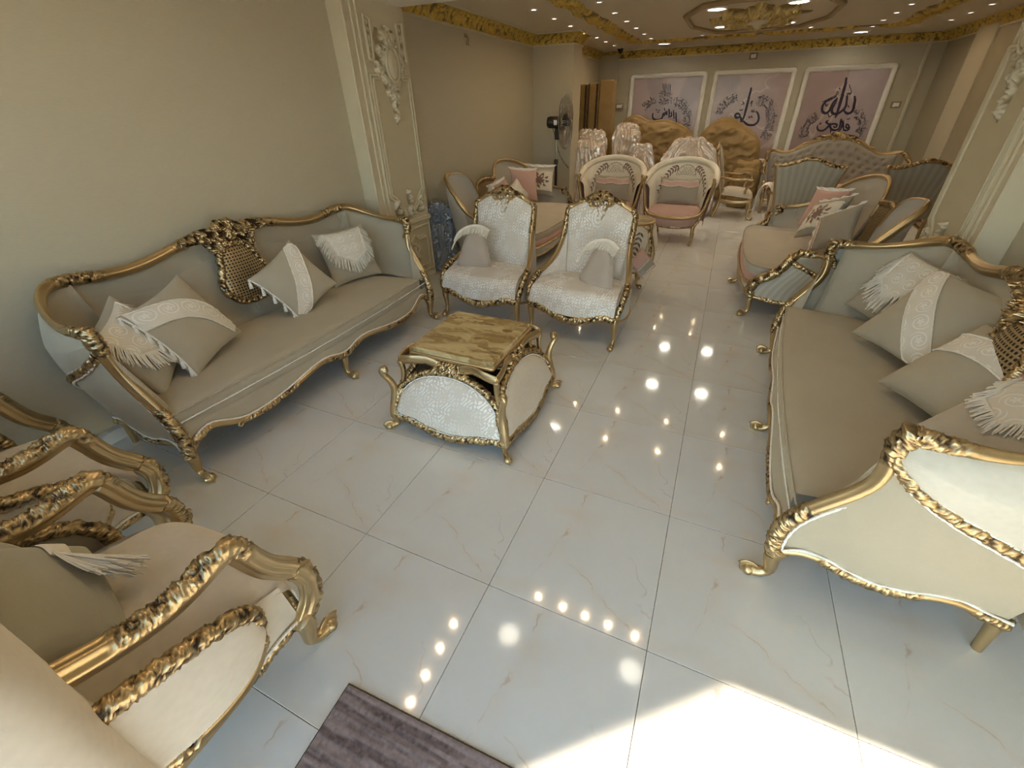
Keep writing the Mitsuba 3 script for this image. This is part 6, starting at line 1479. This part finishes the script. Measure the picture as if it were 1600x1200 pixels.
N = np.cross(np.gradient(G, axis=1), np.gradient(G, axis=0)); N /= np.linalg.norm(N, axis=2, keepdims=True)
G2 = G - N * (dip * 0.035)[..., None]
tf.add('backrest', M(G2.reshape(-1, 3), bk.f), 'm_slate')
bm = mikit.ply((lambda s: (np.array(s.vertices), np.array(s.faces)))(trimesh.creation.icosphere(1, 0.014)), smooth=True)
keep = tf.m
for u, v in but:
    a, b = int(round(v * (NV - 1))), int(round(u * (NU - 1)))
    tf.m = keep @ T4().translate((G2[a, b] + N[a, b] * 0.006).tolist())
    tf.add('button', bm, 'm_slate')
tf.m = keep
for s in (1, -1):
    R_ = spl([(s * x, y, z) for x, y, z in RB[:5][::-1]] if s < 0 else [(-x * 1.0, y, z) for x, y, z in RB[:5][::-1]], 24) if False else spl([(s * abs(x), y, z) for x, y, z in RB[:5]], 24)
    L_ = spl([(s * 0.98, 0.0, 0.40), (s * 0.99, 0.25, 0.42), (s * 1.0, 0.48, 0.42)], 24)
    tf.add('inner_arm', coons(L_[::3], R_[::3], line(L_[0], R_[0]), line(L_[-1], R_[-1]), 0.03, 24, 14, side=-s), 'm_slate')
    O_ = spl([(s * 1.0, 0.02, 0.2), (s * 1.02, 0.3, 0.2), (s * 1.02, 0.6, 0.2)], 24)
    tf.add('outer_arm', coons(O_[::3], R_[::3], line(O_[0], R_[0]), line(O_[-1], R_[-1]), 0.03, 24, 14, side=s), 'm_slate')
    tf.add('front_post', sweep(spl([(s * 1.06, 0.10, 0.62), (s * 1.04, 0.04, 0.5), (s * 1.02, 0.0, 0.36), (s * 1.0, 0.0, 0.22)], ds=ds), 0.028, 0.03, up=(0, 1, 0), m=14, ribs=3, carve=CARVE_ALL, seed=153 + s), 'm_gold')
    tf.add('leg', moved(scroll_foot(0.22, 0.026, 0.05), (s * 1.0, 0.0, 0.22)), 'm_gold')
    tf.add('leg', moved(sweep(lin([(0, 0, 0.25), (0, 0.04, 0.0)], 10), 0.022, m=10, ribs=1, depth=0), (s * 0.95, 0.6, 0)), 'm_gold')
fr = spl([(-1.0, 0, 0.24), (-0.5, -0.03, 0.22), (0, -0.04, 0.2), (0.5, -0.03, 0.22), (1.0, 0, 0.24)], ds=ds)
tf.add('apron_rail', sweep(fr, 0.02, 0.03, m=12, ribs=3, carve=carve_at((0.4, 0.6)), seed=157), 'm_gold')
f = spl([(-0.98, 0.0, 0.42), (0, -0.04, 0.42), (0.98, 0.0, 0.42)], 30)
g = fr[::8]
tf.add('apron', coons(g, f, line(g[0], f[0]), line(g[-1], f[-1]), 0.02, 30, 8), 'm_slate')
tf.add('seat', coons(f, Lo[::6], line(f[0], Lo[0]), line(f[-1], Lo[-1]), 0.09, 60, 20, edge=0.2), 'm_rose')
ob = np.array([(-1.0, 0.66, 0.2), (0, 0.70, 0.2), (1.0, 0.66, 0.2)])
tf.add('outer_back', coons(ob, Tp[::6] + [0, 0.03, 0], line(ob[0], Tp[0]), line(ob[-1], Tp[-1]), 0.01, 40, 10, side=-1), 'm_slate')

# ------------------------------------------------------------------ wrapped stock at the back
scene['m_foil'] = {'type': 'twosided', 'bsdf': {'type': 'principled', 'base_color': rgb(0.80, 0.72, 0.645), 'metallic': 0.75, 'roughness': 0.33, 'specular': 0.5}}
def f_kraft(p, n, uv):
    s = tfbm(p.x * 5, p.y * 5, p.z * 5, octaves=3)
    return mix([0.215, 0.135, 0.045], [0.335, 0.225, 0.095], s)
scene['m_kraft'] = {'type': 'twosided', 'bsdf': {'type': 'principled', 'base_color': proc(f_kraft), 'roughness': 0.5, 'specular': 0.35}}
scene['m_kraft_stripe'] = plain(rgb(0.045, 0.028, 0.020), 0.5, 0.3)
scene['m_film'] = {'type': 'twosided', 'bsdf': {'type': 'principled', 'base_color': rgb(0.20, 0.22, 0.255), 'roughness': 0.22, 'specular': 0.7, 'clearcoat': 0.5}}

def crumple(P, amp, freq, seed, ridge=True):
    a = meshkit.fbm(P * freq + seed, 3, seed)
    if ridge:
        a = 1 - np.abs(2 * a - 1) * 2.2
        b = 1 - np.abs(2 * meshkit.fbm(P * freq * 2.3 + seed + 7, 2, seed + 5) - 1) * 2.2
        a = 0.65 * a + 0.35 * b
    return amp * (a - 0.4)
def wrapped(solids, amp=0.05, freq=5.0, seed=0, res=0.035, folds=0.0, hull=False):
    """furniture under a crumpled sheet: a hull round rounded solids ((centre), (half sizes)) with folds"""
    import manifold3d as m3
    parts = []
    for c, h in solids:
        r = min(h) * 0.5
        sp = []
        for sx in (-1, 1):
            for sy in (-1, 1):
                for sz in (-1, 1):
                    sp.append(m3.Manifold.sphere(r, 12).translate([c[0] + sx * (h[0] - r), c[1] + sy * (h[1] - r), c[2] + sz * (h[2] - r)]))
        parts.append(sp if hull else m3.Manifold.batch_hull(sp))
    if hull: parts = [m3.Manifold.batch_hull(sum(parts, []))]
    m = parts[0]
    for p in parts[1:]: m = m + p
    m = m.refine_to_length(res)
    v, f, _ = meshkit.arrays(m)
    t = trimesh.Trimesh(v, f, process=True)
    trimesh.smoothing.filter_taubin(t, iterations=12)
    n = np.array(t.vertex_normals); v = np.array(t.vertices)
    sv = v * np.array([1, 1, 0.45])
    v = v + n * crumple(sv, amp, freq, seed)[:, None]
    if folds:
        c = v[:, :2].mean(0)
        an = np.arctan2(v[:, 1] - c[1], v[:, 0] - c[0])
        an = an + 0.5 * (meshkit.fbm(v * np.array([3, 3, 1.5]) + seed, 2, seed) - 0.5)
        g = 1 - np.abs(np.sin(11 * an)) + 0.7 * (1 - np.abs(np.sin(23 * an + 1.3 + 2 * v[:, 2])))
        v = v + n * (folds * (g - 0.6) + crumple(v * np.array([1, 1, 0.5]), folds * 0.7, 7, seed + 3))[:, None]
    v[:, 2] = np.maximum(v[:, 2], 0.002)
    return M(v, t.faces)
gf = 'furniture wrapped in silver foil'
for lb, sol, amp, fr, sd in (
    ('tall silver foil bundle right behind the standing fan', [((-1.90, 8.05, 0.62), (0.27, 0.35, 0.61)), ((-1.90, 8.2, 1.05), (0.24, 0.2, 0.33))], 0.09, 4.5, 1),
    ('silver foil bundle before the left kraft wrapped back', [((-1.33, 8.75, 0.70), (0.20, 0.3, 0.69)), ((-1.35, 8.8, 1.22), (0.19, 0.18, 0.24))], 0.09, 5, 2),
    ('silver foil wrapped chair back above the gap between the two tub chairs', [((-0.82, 7.58, 0.30), (0.31, 0.24, 0.29)), ((-0.82, 7.64, 1.08), (0.15, 0.10, 0.12))], 0.04, 6, 3),
    ('wide silver foil wrapped sofa behind the tub chair beside the aisle', [((-0.02, 8.15, 0.40), (0.50, 0.24, 0.39)), ((-0.02, 8.2, 0.92), (0.47, 0.12, 0.12)), ((-0.06, 8.2, 1.14), (0.24, 0.10, 0.12))], 0.06, 5, 4)):
    t = Thing('foil_bundle', lb, 'wrapped furniture', group=gf)
    t.solo(wrapped(sol, amp * 0.8, fr, sd, 0.016, 0.034, sd > 2), 'm_foil', smooth=26)
def camelback(x0, x1, y, z0, zt, bumps, label, seed):
    t = Thing('kraft_bundle', label, 'wrapped furniture', group='furniture wrapped in brown kraft sheets')
    o = spl([(x0, z0)] + [(x0 + (x1 - x0) * a, zt * b) for a, b in bumps] + [(x1, z0)], 60)
    def fn(sgn):
        def f(x, z, h):
            P = np.stack([np.asarray(x), np.full(len(x), y) - sgn * (0.05 + np.asarray(h)), np.asarray(z)], 1)
            fold = crumple(np.stack([P[:, 0] + 0.5 * P[:, 2], P[:, 1], 1.5 * P[:, 2] - 0.4 * P[:, 0]], 1), 0.08, 2.4, seed) + crumple(np.stack([P[:, 0] + 0.8 * P[:, 2], P[:, 1], 2.2 * P[:, 2] - 0.9 * P[:, 0]], 1), 0.026, 5, seed + 2)
            P[:, 1] -= sgn * np.clip(np.asarray(h) / 0.10, 0, 1) * fold
            return P
        return f
    a, b = pad(o, fn(1), 0.12, 0.20, 0.03, flip=True), pad(o, fn(-1), 0.12, 0.25, 0.07)
    r = spl(np.vstack([o, o[:1]]), 160) if False else o
    R = np.stack([r[:, 0], np.full(len(r), y), r[:, 1]], 1)
    e = sweep(spl(R, ds=0.03), 0.04, 0.055, up=(0, 1, 0), m=10, ribs=1, depth=0)
    for k, (g, nm) in enumerate(((a, 'front_sheet'), (b, 'back_sheet'), (M(e.v, e.f), 'rolled_edge'))):
        t.add(nm, M(g.v, g.f), 'm_kraft', smooth=40 if k < 2 else True)
    return t
camelback(-1.74, -0.17, 9.75, 0.03, 1.50, [(0.0, 0.85), (0.10, 1.0), (0.24, 1.06), (0.42, 0.99), (0.60, 1.0), (0.80, 0.95), (1.0, 0.80)], 'brown kraft wrapped curved sofa back under the left calligraphy panel', 5)
camelback(0.0, 1.12, 9.70, 0.03, 1.46, [(0.0, 0.80), (0.18, 0.98), (0.38, 1.05), (0.60, 0.99), (0.85, 0.87), (1.0, 0.72)], 'brown kraft wrapped curved sofa back under the middle calligraphy panel', 6)
t = Thing('kraft_bundle', 'low brown kraft wrapped seat below the middle calligraphy panel, right of the foil sofa', 'wrapped furniture', group='furniture wrapped in brown kraft sheets')
t.solo(wrapped([((1.0, 9.22, 0.36), (0.24, 0.22, 0.36)), ((1.0, 9.25, 0.62), (0.22, 0.14, 0.22))], 0.06, 5, 9, 0.04), 'm_kraft', smooth=40)
for k, (x0, x1, z1, st_) in enumerate(((-2.41, -2.23, 2.17, True), (-2.22, -2.00, 2.19, True), (-1.99, -1.72, 2.23, False))):
    lb = ('leftmost brown wrapped board in the standing stack at the rear left corner', 'middle brown wrapped board in the standing stack at the rear left corner', 'rightmost and widest brown wrapped board in the standing stack at the rear left corner')[k]
    t = Thing('wrapped_board', lb, 'wrapped board', group='wrapped boards standing at the rear left')
    b = box(x0, x1, 8.92, 9.25, 0.0, z1, 0.012)
    sb = trimesh.Trimesh(b.v, b.f).subdivide_to_size(0.06)
    v = np.array(sb.vertices); v[:, 1] -= 0.010 * (meshkit.fbm(v * np.array([6, 6, 9]) + k, 3, k) - 0.5)
    t.add('board', M(v, sb.faces), 'm_kraft', smooth=30)
    if st_:
        t.add('dark_edge', box(x1 - 0.055, x1 - 0.015, 8.905, 8.925, 0.0, z1 - 0.01), 'm_kraft_stripe', smooth=False)
        t.add('dark_edge', box(x0 + 0.015, x0 + 0.03, 8.905, 8.925, 0.0, z1 - 0.01), 'm_kraft_stripe', smooth=False)
t = Thing('film_bundle', 'grey blue plastic film bundle on the floor between the left pilaster and the alcove settee', 'wrapped furniture')
t.solo(wrapped([((-2.60, 3.77, 0.30), (0.10, 0.16, 0.30)), ((-2.62, 3.80, 0.60), (0.085, 0.11, 0.20))], 0.045, 7, 12, 0.02, 0.03), 'm_film', smooth=28)

# ------------------------------------------------------------------ standing fan
fan = Thing('standing_fan', 'black pedestal fan with wire guard seen nearly edge on before the pier', 'fan', (-2.13, 6.82, 0), 0)
fan.add('base', lathe([(0.0, 0.035), (0.06, 0.035), (0.20, 0.018), (0.215, 0.0), (0.0, 0.0)], 36), 'm_black', smooth=35)
fan.add('pole', lathe([(0.0, 1.0), (0.022, 1.0), (0.024, 0.98), (0.024, 0.03), (0.0, 0.03)], 18), 'm_black', smooth=35)
fan.add('collar', moved(lathe([(0.0, 0.03), (0.032, 0.03), (0.034, 0.0), (0.034, -0.05), (0.0, -0.05)], 18), (0, 0, 1.0)), 'm_dark', smooth=35)
fan.add('inner_pole', lathe([(0.0, 1.42), (0.014, 1.42), (0.014, 0.99), (0.0, 0.99)], 14), 'm_chrome', smooth=35)
fan.add('neck', box(-0.03, 0.05, -0.03, 0.03, 1.33, 1.50, 0.01), 'm_black', smooth=False)
hd = math.radians(-10)                      # the fan looks to the right and a little to the viewer
Rf = np.array([[math.cos(-hd), -math.sin(-hd), 0], [math.sin(-hd), math.cos(-hd), 0], [0, 0, 1]])
# local fan axis = +x; z of the hub
turn = lambda m: moved(M(m.v[:, [2, 0, 1]], m.f), (0, 0, 1.585), mat=None) if False else M((m.v[:, [2, 0, 1]]) @ Rf.T + np.array([0, 0, 1.585]), m.f)
fan.add('motor', turn(lathe([(0.0, -0.17), (0.06, -0.165), (0.085, -0.14), (0.09, -0.08), (0.09, 0.02), (0.07, 0.05), (0.0, 0.05)], 28)), 'm_black', smooth=40)
fan.add('badge', M(box(-0.04, 0.015, -0.0935, -0.0895, -0.035, 0.035, 0.0).v @ Rf.T + np.array([0, 0, 1.585]), box(0, 1, 0, 1, 0, 1).f), 'm_white', smooth=False, label='white sticker')
Rg = 0.40
fan.add('hub', turn(lathe([(0.0, 0.24), (0.045, 0.235), (0.06, 0.20), (0.06, 0.09), (0.0, 0.09)], 20)), 'm_black', smooth=40)
for k in range(3):
    a = np.linspace(-0.55, 0.55, 14); r = np.linspace(0.055, 0.35, 10)
    AA, RR = np.meshgrid(a, r)
    wid = 0.55 + 0.5 * np.sin(np.pi * (RR - 0.05) / 0.33)
    an = AA * wid + k * 2 * np.pi / 3
    B_ = np.stack([RR * np.cos(an), RR * np.sin(an), 0.15 + 0.07 * AA * 1.6], -1).reshape(-1, 3)
    i, j = np.meshgrid(np.arange(9), np.arange(13), indexing='ij')
    q = np.stack([i * 14 + j, i * 14 + j + 1, (i + 1) * 14 + j + 1, (i + 1) * 14 + j], -1).reshape(-1, 4)
    fan.add('blade', turn(M(B_, np.vstack([q[:, [0, 1, 2]], q[:, [0, 2, 3]]]))), 'm_chrome')
gd = []
for k in range(72):
    an = k * 2 * np.pi / 72
    p = spl([(0.05, 0.245), (0.2, 0.24), (0.34, 0.215), (Rg, 0.15), (0.34, 0.085), (0.2, 0.06), (0.08, 0.055)], 16)
    gd.append(tube(np.stack([p[:, 0] * math.cos(an), p[:, 0] * math.sin(an), p[:, 1]], 1), 0.0016, 4))
for r, z in ((Rg, 0.15), (0.30, 0.226), (0.30, 0.074), (0.18, 0.242), (0.18, 0.058)):
    gd.append(tube(ring(r, z, 60), 0.0026, 5))
fan.add('wire_guard', turn(join(*gd)), 'm_chrome')
fan.add('cable', tube(spl([(-0.10, 0.05, 1.50), (-0.04, 0.06, 1.36), (0.02, 0.06, 1.15), (0.10, 0.10, 0.98), (0.13, 0.22, 0.90), (0.10, 0.40, 0.85)], 40), 0.005, 6), 'm_dark')

t = Thing('wall_hook', 'pair of small brass hooks high on the alcove wall under the gilt cornice', 'hook')
for k in (0, 1):
    y = 5.02 + 0.045 * k
    t.add('hook', tube(spl([(XL + 0.004, y, 2.60), (XL + 0.02, y, 2.59), (XL + 0.028, y, 2.55), (XL + 0.02, y, 2.51), (XL + 0.035, y, 2.50)], 14), 0.005, 6), 'm_bronze_thread')
    t.add('plate', box(XL, XL + 0.006, y - 0.012, y + 0.012, 2.575, 2.625, 0.002), 'm_bronze_thread', smooth=False)
